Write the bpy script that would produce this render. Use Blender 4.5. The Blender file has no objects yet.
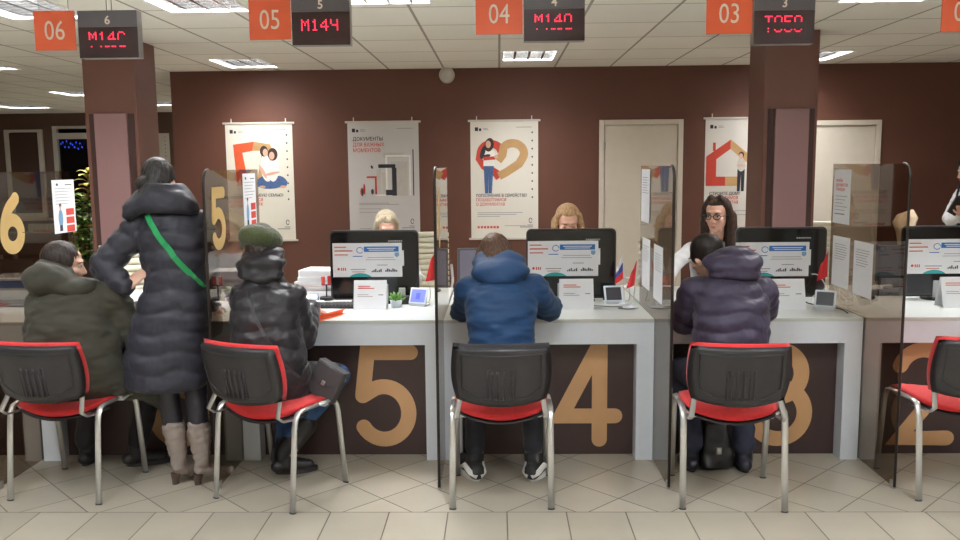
import bpy, bmesh, math, random
import numpy as np
from mathutils import Vector, Matrix, Euler, noise
random.seed(7)
PI = math.pi
sc = bpy.context.scene
COL = sc.collection

# ------------------------------------------------------------------ camera, world, exposure
cam_d = bpy.data.cameras.new('camera')
cam = bpy.data.objects.new('camera', cam_d)
COL.objects.link(cam)
cam_d.sensor_width = 36.0
cam_d.lens = 850.0 / 960.0 * 36.0
cam_d.clip_end = 100
_p, _y, _r = math.radians(7.0), math.radians(1.3), math.radians(0.55)
_f = Vector((-math.sin(_y) * math.cos(_p), math.cos(_y) * math.cos(_p), -math.sin(_p)))
_r0 = Vector((math.cos(_y), math.sin(_y), 0))
_u0 = _r0.cross(_f)
_R = _r0 * math.cos(_r) - _u0 * math.sin(_r)
_U = _r0 * math.sin(_r) + _u0 * math.cos(_r)
_m = Matrix((_R, _U, -_f)).transposed().to_4x4()
_m.translation = (0, 0, 1.65)
cam.matrix_world = _m
sc.camera = cam

w = bpy.data.worlds.new('night')
sc.world = w
w.use_nodes = True
w.node_tree.nodes['Background'].inputs[0].default_value = (0.02, 0.025, 0.04, 1)
w.node_tree.nodes['Background'].inputs[1].default_value = 0.3
sc.view_settings.view_transform = 'Standard'
sc.view_settings.look = 'None'
sc.view_settings.gamma = 1
sc.view_settings.use_curve_mapping = False
sc.view_settings.exposure = 0.08
LAMP_W = 50.0          # power of one ceiling lamp
LAMP_COL = (0.975, 0.985, 1.0)
CEIL = 2.70

# ceiling lamps: x0, x1, y0, y1, where
LAMPS = [
    (0.03, 0.57, 8.03, 8.77, 'lit louvred ceiling lamp near the wall above the heart poster'),
    (-2.83, -2.29, 8.36, 9.10, 'louvred ceiling lamp near the wall above the left sitting couple poster'),
    (-3.40, -2.80, 5.32, 6.06, 'louvred ceiling lamp behind the orange 06 sign'),
    (-2.22, -1.64, 5.12, 5.88, 'louvred ceiling lamp right of the number 6 display, at the top edge'),
    (-0.99, -0.41, 4.94, 5.68, 'louvred ceiling lamp between the number 5 display and the 04 sign, at the top edge'),
    (2.22, 2.80, 5.09, 5.84, 'louvred ceiling lamp right of the number 3 display, at the top edge'),
    (2.82, 3.40, 8.32, 9.06, 'louvred ceiling lamp just right of the right brown column'),
    (-6.10, -5.52, 11.55, 12.25, 'nearer ceiling lamp over the rear hall left of the left column'),
    (-8.30, -7.60, 13.90, 14.60, 'farthest ceiling lamp over the rear hall by the windows'),
    (-5.75, -5.15, 13.60, 14.30, 'rear hall ceiling lamp between left column and brown wall corner'),
]
for _x in (-4.6, -2.4, -0.2, 2.0, 4.2):
    for _yy in (-1.3, 0.4, 2.3):  # row behind the camera is added, unseen, to brighten camera-facing surfaces
        LAMPS.append((_x, _x + 0.58, _yy, _yy + 0.72, None))
LAMPS += [(4.6, 5.18, 5.09, 5.84, None), (-5.6, -5.0, 5.32, 6.06, None), (-5.6, -5.0, 8.3, 9.0, None)]

# ------------------------------------------------------------------ helpers
def link(o):
    COL.objects.link(o)
    return o

def tag(o, label=None, cat=None, group=None, kind=None):
    if label: o['label'] = label
    if cat: o['category'] = cat
    if group: o['group'] = group
    if kind: o['kind'] = kind
    return o

def empty(name, loc=(0, 0, 0), rz=0, label=None, cat=None, group=None, kind=None):
    o = bpy.data.objects.new(name, None)
    link(o)
    o.empty_display_size = 0.1
    o.location = loc
    o.rotation_euler = (0, 0, rz)
    return tag(o, label, cat, group, kind)

def kids(o):
    return list(o.children)

def copy_tree(o, parent=None):
    c = o.copy()
    link(c)
    c.parent = parent
    for ch in kids(o):
        copy_tree(ch, c)
    return c

def mesh_obj(name, me, mat, parent=None, smooth=False):
    me.materials.clear()
    for m_ in (mat if isinstance(mat, (list, tuple)) else [mat]):
        me.materials.append(m_)
    if smooth:
        for p in me.polygons: p.use_smooth = True
    o = bpy.data.objects.new(name, me)
    link(o)
    o.parent = parent
    return o

class MB:
    def __init__(self, org=(0, 0, 0), M=None):
        self.bm = bmesh.new()
        self.org = Vector(org)
        self.M = M
        self.mi = 0
    def _face(self, vs):
        try:
            f = self.bm.faces.new(vs)
            f.material_index = self.mi
            return f
        except ValueError:
            return None
    def v(self, p):
        p = Vector(p)
        if self.M is not None: p = self.M @ p
        return self.bm.verts.new(p - self.org)
    def box(self, c, s, rot=None):
        c = Vector(c); h = Vector(s) / 2
        R = rot.to_matrix() if isinstance(rot, Euler) else (rot if rot is not None else Matrix.Identity(3))
        vs = [self.v(c + R @ Vector((h.x * i, h.y * j, h.z * k))) for i in (-1, 1) for j in (-1, 1) for k in (-1, 1)]
        for q in ((0, 1, 3, 2), (4, 6, 7, 5), (0, 4, 5, 1), (2, 3, 7, 6), (0, 2, 6, 4), (1, 5, 7, 3)):
            self._face([vs[i] for i in q])
        return self
    def bx(self, x0, x1, y0, y1, z0, z1):
        return self.box(((x0 + x1) / 2, (y0 + y1) / 2, (z0 + z1) / 2), (x1 - x0, y1 - y0, z1 - z0))
    def rings(self, rings, cap=True, closed=False):
        R = [[self.v(p) for p in r] for r in rings]
        n = len(R[0])
        L = len(R)
        for i in range(L if closed else L - 1):
            a, b = R[i], R[(i + 1) % L]
            for j in range(n):
                self._face([a[j], a[(j + 1) % n], b[(j + 1) % n], b[j]])
        if cap and not closed:
            self._face(list(reversed(R[0]))); self._face(R[-1])
        return self
    def tube(self, pts, r, n=10, r2=None, up=None, cap=True):
        """tube through pts; r may be a list; r2 the second radius of an oval section"""
        P = [Vector(p) for p in pts]
        rr = r if isinstance(r, (list, tuple)) else [r] * len(P)
        rings = []
        prev = Vector(up) if up is not None else None
        for i, p in enumerate(P):
            t = (P[min(i + 1, len(P) - 1)] - P[max(i - 1, 0)]).normalized()
            if prev is None:
                prev = Vector((0, 0, 1)) if abs(t.z) < 0.9 else Vector((1, 0, 0))
            a = (prev - t * prev.dot(t))
            if a.length < 1e-5: a = t.orthogonal()
            a.normalize(); prev = a
            b = t.cross(a)
            q = rr[i] if r2 is None else r2
            rings.append([p + a * (math.cos(2 * PI * k / n) * rr[i]) + b * (math.sin(2 * PI * k / n) * q) for k in range(n)])
        return self.rings(rings, cap)
    def cyl(self, p0, p1, r0, r1=None, n=20):
        return self.tube([p0, p1], [r0, r0 if r1 is None else r1], n)
    def lathe(self, prof, c=(0, 0, 0), n=24, R=None):
        c = Vector(c)
        R = R or Matrix.Identity(3)
        return self.rings([[c + R @ Vector((max(r, 1e-4) * math.cos(2 * PI * k / n), max(r, 1e-4) * math.sin(2 * PI * k / n), z)) for k in range(n)] for r, z in prof])
    def ell(self, c, r, R=None, n=20, m=12):
        c = Vector(c)
        R = R or Matrix.Identity(3)
        rg = []
        for i in range(1, m):
            a = PI * i / m
            rg.append([c + R @ Vector((r[0] * math.sin(a) * math.cos(2 * PI * k / n), r[1] * math.sin(a) * math.sin(2 * PI * k / n), -r[2] * math.cos(a))) for k in range(n)])
        Rv = [[self.v(p) for p in g] for g in rg]
        b = self.v(c + R @ Vector((0, 0, -r[2]))); t = self.v(c + R @ Vector((0, 0, r[2])))
        for j in range(n):
            self._face([b, Rv[0][(j + 1) % n], Rv[0][j]])
            self._face([t, Rv[-1][j], Rv[-1][(j + 1) % n]])
            for i in range(m - 2):
                self._face([Rv[i][j], Rv[i][(j + 1) % n], Rv[i + 1][(j + 1) % n], Rv[i + 1][j]])
        return self
    def cap(self, p0, p1, r0, r1, n=16):
        """capsule with two radii"""
        p0, p1 = Vector(p0), Vector(p1)
        d = p1 - p0
        t = d.normalized() if d.length > 1e-6 else Vector((0, 0, 1))
        pts, rs = [], []
        for k in range(5):
            a = PI / 2 * (k + 0.35) / 5.35
            pts.append(p0 - t * r0 * math.cos(a)); rs.append(r0 * math.sin(a))
        pts.append(p0); rs.append(r0)
        for k in range(1, 4):
            pts.append(p0 + d * k / 4); rs.append(r0 + (r1 - r0) * k / 4)
        pts.append(p1); rs.append(r1)
        for k in range(5):
            a = PI / 2 * (1 - (k + 1) / 5.35)
            pts.append(p1 + t * r1 * math.cos(a)); rs.append(r1 * math.sin(a))
        return self.tube(pts, rs, n)
    def chain(self, pts, rs, n=14):
        for i in range(len(pts) - 1):
            self.cap(pts[i], pts[i + 1], rs[i], rs[i + 1], n)
        return self
    def loft(self, secs, n=28, e=2.0):
        """closed body of stacked sections (centre, half width, half depth[, yaw]); e > 2 squares the section"""
        rg = []
        for s in secs:
            c = Vector(s[0]); yw = s[3] if len(s) > 3 else 0
            Rz = Matrix.Rotation(yw, 3, 'Z')
            g = []
            for k in range(n):
                a = 2 * PI * k / n
                ca, sa = math.cos(a), math.sin(a)
                g.append(c + Rz @ Vector((s[1] * math.copysign(abs(ca) ** (2 / e), ca), s[2] * math.copysign(abs(sa) ** (2 / e), sa), 0)))
            rg.append(g)
        return self.rings(rg)
    def poly(self, pts):
        self._face([self.v(p) for p in pts])
        return self
    def prism(self, pts, ex):
        ex = Vector(ex)
        a = [self.v(p) for p in pts]; b = [self.v(Vector(p) + ex) for p in pts]
        n = len(a)
        self._face(a); self._face(list(reversed(b)))
        for i in range(n):
            self._face([a[i], b[i], b[(i + 1) % n], a[(i + 1) % n]])
        return self
    def mesh(self, name, normals=True):
        if normals: bmesh.ops.recalc_face_normals(self.bm, faces=self.bm.faces)
        me = bpy.data.meshes.new(name)
        self.bm.to_mesh(me); self.bm.free()
        return me
    def build(self, name, mat, parent=None, smooth=False, bevel=0, seg=2, auto=None):
        o = mesh_obj(name, self.mesh(name), mat, parent, smooth)
        if auto is not None:
            o.data.set_sharp_from_angle(angle=math.radians(auto))
        if bevel:
            b = o.modifiers.new('bevel', 'BEVEL'); b.width = bevel; b.segments = seg; b.limit_method = 'ANGLE'; b.angle_limit = math.radians(40)
        return o

# ------------------------------------------------------------------ materials
def s2l(c):
    return tuple(((x / 255) / 12.92 if x / 255 <= 0.04045 else ((x / 255 + 0.055) / 1.055) ** 2.4) for x in c)

MATS = {}
def mat(name, rgb, rough=0.5, metal=0.0, var=0.06, vscale=12.0, bump=0.0, bscale=80.0, stretch=(1, 1, 1), sheen=0.0, emit=None, es=1.0, coat=0.0, spec=0.5, detail=3.0):
    if name in MATS: return MATS[name]
    m = bpy.data.materials.new(name); m.use_nodes = True
    nt = m.node_tree; N = nt.nodes; L = nt.links
    b = N['Principled BSDF']
    c = s2l(rgb)
    b.inputs['Roughness'].default_value = rough
    b.inputs['Metallic'].default_value = metal
    b.inputs['Sheen Weight'].default_value = sheen
    b.inputs['Coat Weight'].default_value = coat
    b.inputs['Specular IOR Level'].default_value = spec
    tc = N.new('ShaderNodeTexCoord'); mp = N.new('ShaderNodeMapping')
    mp.inputs['Scale'].default_value = stretch
    L.new(tc.outputs['Object'], mp.inputs['Vector'])
    nz = N.new('ShaderNodeTexNoise'); nz.inputs['Scale'].default_value = vscale; nz.inputs['Detail'].default_value = detail
    L.new(mp.outputs[0], nz.inputs['Vector'])
    cr = N.new('ShaderNodeValToRGB')
    cr.color_ramp.elements[0].position = 0.3; cr.color_ramp.elements[1].position = 0.7
    cr.color_ramp.elements[0].color = tuple(x * (1 - var) for x in c) + (1,)
    cr.color_ramp.elements[1].color = tuple(min(1, x * (1 + var)) for x in c) + (1,)
    L.new(nz.outputs['Fac'], cr.inputs['Fac']); L.new(cr.outputs['Color'], b.inputs['Base Color'])
    if bump:
        n2 = N.new('ShaderNodeTexNoise'); n2.inputs['Scale'].default_value = bscale; n2.inputs['Detail'].default_value = 4
        L.new(mp.outputs[0], n2.inputs['Vector'])
        bp = N.new('ShaderNodeBump'); bp.inputs['Strength'].default_value = bump; bp.inputs['Distance'].default_value = 0.01
        L.new(n2.outputs['Fac'], bp.inputs['Height']); L.new(bp.outputs['Normal'], b.inputs['Normal'])
    if emit:
        b.inputs['Emission Color'].default_value = s2l(emit) + (1,)
        b.inputs['Emission Strength'].default_value = es
    MATS[name] = m
    return m

def grid_mat(name, rgb, line_rgb, rough, lines, bump=0.3, var=0.05, spec=0.5):
    """floor or ceiling: lines(N, L, x, y) returns the socket of a 0..1 joint mask and a per-tile random value"""
    m = bpy.data.materials.new(name); m.use_nodes = True
    nt = m.node_tree; N = nt.nodes; L = nt.links
    b = N['Principled BSDF']; b.inputs['Roughness'].default_value = rough
    b.inputs['Specular IOR Level'].default_value = spec
    tc = N.new('ShaderNodeTexCoord'); sp = N.new('ShaderNodeSeparateXYZ')
    L.new(tc.outputs['Object'], sp.inputs[0])
    mask, cell = lines(N, L, sp.outputs[0], sp.outputs[1])
    wn = N.new('ShaderNodeTexWhiteNoise'); L.new(cell, wn.inputs['Vector'])
    nz = N.new('ShaderNodeTexNoise'); nz.inputs['Scale'].default_value = 5; nz.inputs['Detail'].default_value = 6
    L.new(tc.outputs['Object'], nz.inputs['Vector'])
    ad = N.new('ShaderNodeMath'); ad.operation = 'ADD'; L.new(wn.outputs['Value'], ad.inputs[0]); L.new(nz.outputs['Fac'], ad.inputs[1])
    hf = N.new('ShaderNodeMath'); hf.operation = 'MULTIPLY'; hf.inputs[1].default_value = 0.5; L.new(ad.outputs[0], hf.inputs[0])
    c = s2l(rgb)
    cr = N.new('ShaderNodeValToRGB')
    cr.color_ramp.elements[0].position = 0.2; cr.color_ramp.elements[1].position = 0.8
    cr.color_ramp.elements[0].color = tuple(x * (1 - var) for x in c) + (1,)
    cr.color_ramp.elements[1].color = tuple(min(1, x * (1 + var)) for x in c) + (1,)
    L.new(hf.outputs[0], cr.inputs['Fac'])
    mx = N.new('ShaderNodeMix'); mx.data_type = 'RGBA'
    L.new(mask, mx.inputs[0]); L.new(cr.outputs['Color'], mx.inputs[6]); mx.inputs[7].default_value = s2l(line_rgb) + (1,)
    L.new(mx.outputs[2], b.inputs['Base Color'])
    iv = N.new('ShaderNodeMath'); iv.operation = 'SUBTRACT'; iv.inputs[0].default_value = 1; L.new(mask, iv.inputs[1])
    bp = N.new('ShaderNodeBump'); bp.inputs['Strength'].default_value = bump; bp.inputs['Distance'].default_value = 0.003
    L.new(iv.outputs[0], bp.inputs['Height']); L.new(bp.outputs['Normal'], b.inputs['Normal'])
    return m

def _mth(N, L, op, a, b_=None):
    n = N.new('ShaderNodeMath'); n.operation = op
    for i, q in enumerate((a, b_)):
        if q is None: continue
        if isinstance(q, (int, float)): n.inputs[i].default_value = q
        else: L.new(q, n.inputs[i])
    return n.outputs[0]

def _joint(N, L, u, side, off, wdt):
    t = _mth(N, L, 'DIVIDE', _mth(N, L, 'SUBTRACT', u, off), side)
    fl = _mth(N, L, 'FLOOR', t)
    fr = _mth(N, L, 'SUBTRACT', t, fl)
    d = _mth(N, L, 'MINIMUM', fr, _mth(N, L, 'SUBTRACT', 1.0, fr))
    return _mth(N, L, 'LESS_THAN', d, wdt / side / 2), fl

def floor_lines(N, L, x, y):
    m1, a1 = _joint(N, L, x, 0.283, 0.03, 0.006)
    m2, b1 = _joint(N, L, y, 0.41, 3.905, 0.006)
    u = _mth(N, L, 'MULTIPLY', _mth(N, L, 'ADD', x, y), 0.70711)
    v = _mth(N, L, 'MULTIPLY', _mth(N, L, 'SUBTRACT', x, y), 0.70711)
    S = 0.2785
    m3, a2 = _joint(N, L, u, S, (0.39 + 4.27) * 0.70711, 0.006)
    m4, b2 = _joint(N, L, v, S, (0.39 - 4.27) * 0.70711, 0.006)
    far = _mth(N, L, 'GREATER_THAN', y, 3.905)
    near = _mth(N, L, 'SUBTRACT', 1.0, far)
    edge = _mth(N, L, 'LESS_THAN', _mth(N, L, 'ABSOLUTE', _mth(N, L, 'SUBTRACT', y, 3.905)), 0.003)
    m = _mth(N, L, 'ADD', _mth(N, L, 'MULTIPLY', _mth(N, L, 'MAXIMUM', m1, m2), near), _mth(N, L, 'MULTIPLY', _mth(N, L, 'MAXIMUM', m3, m4), far))
    m = _mth(N, L, 'MAXIMUM', m, edge)
    cx = N.new('ShaderNodeCombineXYZ')
    L.new(_mth(N, L, 'ADD', _mth(N, L, 'MULTIPLY', a1, near), _mth(N, L, 'MULTIPLY', a2, far)), cx.inputs[0])
    L.new(_mth(N, L, 'ADD', _mth(N, L, 'MULTIPLY', b1, near), _mth(N, L, 'MULTIPLY', b2, far)), cx.inputs[1])
    L.new(far, cx.inputs[2])
    return m, cx.outputs[0]

def ceil_lines(N, L, x, y):
    m1, a = _joint(N, L, x, 0.6, 0.015, 0.020)
    m2, b = _joint(N, L, y, 0.74, 6.55, 0.016)
    cx = N.new('ShaderNodeCombineXYZ'); L.new(a, cx.inputs[0]); L.new(b, cx.inputs[1])
    return _mth(N, L, 'MAXIMUM', m1, m2), cx.outputs[0]

def glass_mat(name, tint, rough=0.02):
    m = bpy.data.materials.new(name); m.use_nodes = True
    nt = m.node_tree; N = nt.nodes; L = nt.links
    N.remove(N['Principled BSDF'])
    tr = N.new('ShaderNodeBsdfTransparent'); tr.inputs[0].default_value = s2l(tint) + (1,)
    gl = N.new('ShaderNodeBsdfGlossy'); gl.inputs['Roughness'].default_value = rough
    geo = N.new('ShaderNodeNewGeometry')
    dt = N.new('ShaderNodeVectorMath'); dt.operation = 'DOT_PRODUCT'
    L.new(geo.outputs['Normal'], dt.inputs[0]); L.new(geo.outputs['Incoming'], dt.inputs[1])
    c_ = _mth(N, L, 'ABSOLUTE', dt.outputs['Value'])
    # Schlick reflectance, the same on both faces of the sheet
    fr = _mth(N, L, 'ADD', _mth(N, L, 'MULTIPLY', _mth(N, L, 'POWER', _mth(N, L, 'SUBTRACT', 1.0, c_), 5.0), 0.96), 0.04)
    mx = N.new('ShaderNodeMixShader')
    L.new(fr, mx.inputs[0]); L.new(tr.outputs[0], mx.inputs[1]); L.new(gl.outputs[0], mx.inputs[2])
    L.new(mx.outputs[0], N['Material Output'].inputs['Surface'])
    return m

WHITE = mat('white_laminate', (222, 228, 236), 0.35, var=0.02)
TOPW = mat('worktop_laminate', (200, 203, 199), 0.3, var=0.02)
BROWNP = mat('brown_panel', (64, 46, 44), 0.45, var=0.08, vscale=4)
GOLD = mat('tan_vinyl', (206, 160, 114), 0.5, var=0.02)
GOLD2 = mat('pale_tan_vinyl', (226, 192, 126), 0.5, var=0.02)
WALLB = mat('brown_wall_paint', (101, 62, 48), 0.6, var=0.04, vscale=3, bump=0.05, bscale=120)
COLB = mat('brown_column_paint', (112, 74, 62), 0.5, var=0.04, vscale=3)
COLP = mat('mauve_column_panel', (140, 106, 104), 0.45, var=0.03, vscale=3)
COLD = mat('dark_column_groove', (62, 36, 30), 0.6)
CREAMW = mat('cream_door_paint', (216, 206, 190), 0.4, var=0.02)
WFRAME = mat('white_window_frame', (205, 200, 188), 0.4, var=0.02)
PAPER = mat('white_paper', (236, 238, 242), 0.7, var=0.01)
PAPERW = mat('warm_poster_paper', (228, 222, 210), 0.6, var=0.01)
INK = mat('dark_ink', (60, 52, 56), 0.7)
INKG = mat('grey_ink', (150, 146, 148), 0.7)
INKR = mat('red_ink', (206, 72, 62), 0.7)
RED = mat('signal_red', (206, 44, 42), 0.5)
BLUE = mat('header_blue', (40, 112, 190), 0.6)
TEAL = mat('teal_print', (40, 160, 160), 0.6)
BLACKP = mat('black_plastic', (44, 42, 44), 0.42, var=0.1, vscale=30, bump=0.05, bscale=300)
GLOSSB = mat('glossy_black', (26, 25, 27), 0.12, var=0.05)
DKGREY = mat('dark_grey_plastic', (74, 74, 78), 0.4)
LTGREY = mat('light_grey_plastic', (180, 182, 186), 0.4)
CHROME = mat('chrome', (214, 214, 212), 0.3, metal=0.75, var=0.03)
STEEL = mat('satin_steel', (186, 186, 188), 0.3, metal=0.9)
REDF = mat('red_chair_fabric', (208, 34, 36), 0.75, var=0.1, vscale=60, bump=0.25, bscale=400, sheen=0.2)
BLKF = mat('black_chair_fabric', (38, 35, 38), 0.8, var=0.12, vscale=60, bump=0.3, bscale=400, sheen=0.1)
ORANGE = mat('orange_sign', (236, 104, 64), 0.45, var=0.02)
DISPG = mat('display_grey', (98, 94, 100), 0.4)
DISPB = mat('display_dark', (58, 36, 38), 0.2, var=0.05)
LED = mat('red_led', (255, 40, 70), 0.5, emit=(255, 40, 76), es=2.2)
CREAML = mat('cream_leather', (222, 216, 194), 0.45, var=0.03, bump=0.08, bscale=150)
SKIN = mat('skin', (226, 180, 158), 0.5, var=0.06, vscale=25, bump=0.04, bscale=200)
SKINP = mat('skin_rosy', (228, 178, 156), 0.5, var=0.07, vscale=25, bump=0.04, bscale=200)
LIP = mat('lips', (200, 122, 112), 0.45)
EYEW = mat('eye_white', (226, 222, 216), 0.25)
EYED = mat('eye_iris', (56, 42, 34), 0.15)
GLASS = glass_mat('bronze_glass', (206, 197, 187))
ACRYL = glass_mat('clear_acrylic', (246, 246, 244))
NIGHT = mat('night_pane', (20, 18, 18), 0.06)
SMASH = None
# ------------------------------------------------------------------ the setting
def struct(mb, name, m, parent=None, smooth=False, bevel=0, label=None):
    o = mb.build(name, m, parent, smooth, bevel)
    if parent is None:
        o['kind'] = 'structure'
    if label: o['label'] = label
    return o

FLOORM = grid_mat('floor_tiles', (168, 159, 143), (92, 84, 74), 0.3, floor_lines, 0.4, 0.10)
CEILM = grid_mat('ceiling_tiles', (243, 240, 230), (166, 160, 150), 0.85, ceil_lines, 0.25, 0.03, 0.2)
XL, XR, YF, YB, YW = -11.0, 6.4, -2.0, 16.0, 9.4
struct(MB().bx(XL, XR, YF, YB + .2, -0.1, 0), 'floor', FLOORM)
# ceiling of tiles with an opening for every recessed lamp
xs = sorted({XL, XR} | {v for l in LAMPS for v in l[:2]})
ys = sorted({YF, YB + .2} | {v for l in LAMPS for v in l[2:4]})
mb = MB()
for i in range(len(xs) - 1):
    for j in range(len(ys) - 1):
        cx, cy = (xs[i] + xs[i + 1]) / 2, (ys[j] + ys[j + 1]) / 2
        if any(l[0] < cx < l[1] and l[2] < cy < l[3] for l in LAMPS): continue
        mb.bx(xs[i], xs[i + 1], ys[j], ys[j + 1], CEIL, CEIL + 0.02)
struct(mb, 'ceiling', CEILM)
struct(MB().bx(XL, XR, YF, YB + .2, CEIL + 0.16, CEIL + 0.26), 'ceiling_slab', mat('concrete', (120, 118, 114), 0.9))
# brown back wall with two door openings; its left end turns back into the rear hall
D1 = (1.10, 2.01, 2.13); D2 = (3.30, 4.14, 2.10)
mb = MB()
WX0 = -3.58
for x0, x1, z0, z1 in ((WX0, D1[0], 0, CEIL), (D1[0], D1[1], D1[2], CEIL), (D1[1], D2[0], 0, CEIL), (D2[0], D2[1], D2[2], CEIL), (D2[1], XR, 0, CEIL)):
    mb.bx(x0, x1, YW, YW + 0.15, z0, z1)
struct(mb, 'wall_back', WALLB)
struct(MB().bx(WX0, WX0 + 0.15, YW + 0.15, YB, 0, CEIL), 'wall_return', WALLB)
FARM = mat('far_wall_paint', (98, 74, 62), 0.7, var=0.03)
# far wall of the rear hall with three window openings
WINS = [(-9.28, -8.56, 0.75, 2.40), (-8.36, -7.06, 0.75, 2.46), (-10.6, -9.50, 0.75, 2.46)]
mb = MB()
edges = [XL] + [v for w_ in sorted(WINS) for v in w_[:2]] + [WX0 + .15]
for i in range(0, len(edges), 2):
    mb.bx(edges[i], edges[i + 1], YB, YB + 0.2, 0, CEIL)
for w_ in WINS:
    mb.bx(w_[0], w_[1], YB, YB + 0.2, 0, w_[2]); mb.bx(w_[0], w_[1], YB, YB + 0.2, w_[3], CEIL)
struct(mb, 'wall_far', FARM)
struct(MB().bx(XL - 0.15, XL, YF, YB + .2, 0, CEIL), 'wall_left', FARM)
struct(MB().bx(XR, XR + 0.15, YF, YB + .2, 0, CEIL), 'wall_right', WALLB)
struct(MB().bx(XL, XR, YF - 0.15, YF, 0, CEIL), 'wall_front', mat('front_wall_paint', (206, 196, 180), 0.7))
BLIND = mat('brown_blind', (74, 50, 40), 0.8, var=0.05)
for i, (x0, x1, z0, z1) in enumerate(WINS):
    wn = empty('window_%d' % (i + 1), ((x0 + x1) / 2, YB, z0), kind='structure')
    o = wn.location
    mb = MB(o)
    t = 0.085
    for a in ((x0, x0 + t, z0, z1), (x1 - t, x1, z0, z1), (x0 + t, x1 - t, z0, z0 + t), (x0 + t, x1 - t, z1 - 0.05, z1)):
        mb.bx(a[0], a[1], YB - 0.05, YB + 0.05, a[2], a[3])
    if i != 0:
        mb.bx(x0 + t, x1 - t, YB - 0.05, YB + 0.05, 2.22, 2.33)
    mb.build('window_frame', WFRAME, wn)
    MB(o).bx(x0 + t, x1 - t, YB + 0.02, YB + 0.03, z0 + t, z1 - 0.05).build('pane', NIGHT, wn)
    MB(o).bx(x0 - .06, x1 + .06, YB - 0.2, YB - .002, z0 - 0.05, z0 - 0.005).build('window_sill', WFRAME, wn)
    if i == 0:
        MB(o).bx(x0 + t, x1 - t, YB - 0.03, YB - 0.02, z0 + .3, z1 - 0.06).build('roller_blind', BLIND, wn)
# the two cream doors in the back wall
for i, (x0, x1, zt) in enumerate((D1, D2)):
    d = empty('door_%d' % (i + 1), ((x0 + x1) / 2, YW, 0), kind='structure')
    o = d.location
    t = 0.055
    MB(o).bx(x0, x0 + t, YW - 0.02, YW + .1, 0, zt).bx(x1 - t, x1, YW - 0.02, YW + .1, 0, zt).bx(x0 + t, x1 - t, YW - 0.02, YW + .1, zt - t, zt).build('door_frame', CREAMW, d, bevel=0.004)
    MB(o).bx(x0 + t + .004, x1 - t - .004, YW + 0.0, YW + 0.04, 0.008, zt - t - .004).build('door_leaf', CREAMW, d, bevel=0.004)
    mb = MB(o)
    for z in (0.35, zt - 0.28):
        mb.cyl((x0 + t, YW - 0.012, z - 0.045), (x0 + t, YW - 0.012, z + 0.045), 0.011)
    mb.build('hinge', STEEL, d, smooth=True, auto=40)
    MB(o).tube([(x1 - t - .07, YW, 1.0), (x1 - t - .07, YW - 0.05, 1.0), (x1 - t - .2, YW - 0.05, 1.0)], 0.010).build('door_handle', STEEL, d, smooth=True)
# skirting along the back wall
mb = MB()
for x0, x1 in ((WX0, D1[0]), (D1[1], D2[0]), (D2[1], XR)):
    mb.bx(x0, x1, YW - 0.015, YW, 0, 0.08)
struct(mb, 'baseboard_back', COLD)
# two square columns, each with a mauve board between dark grooves on the front
for nm, x0, zt, lab in (('column', -3.385, 2.10, 'left brown square column with mauve front board'), ('column', 2.14, 2.08, 'right brown square column with mauve front board')):
    c = empty(nm, (x0 + .215, 7.215, 0), kind='structure')
    c['label'] = lab
    o = c.location
    MB(o).bx(x0, x0 + 0.43, 7.0, 7.43, 0, CEIL - 0.001).build('shaft', COLB, c, bevel=0.004)
    MB(o).bx(x0 + .035, x0 + .085, 6.99, 7.0, 0, zt).bx(x0 + .355, x0 + .405, 6.99, 7.0, 0, zt).build('groove', COLD, c)
    MB(o).bx(x0 + .085, x0 + .355, 6.965, 7.0, 0, zt).build('front_board', COLP, c, bevel=0.003)

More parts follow.
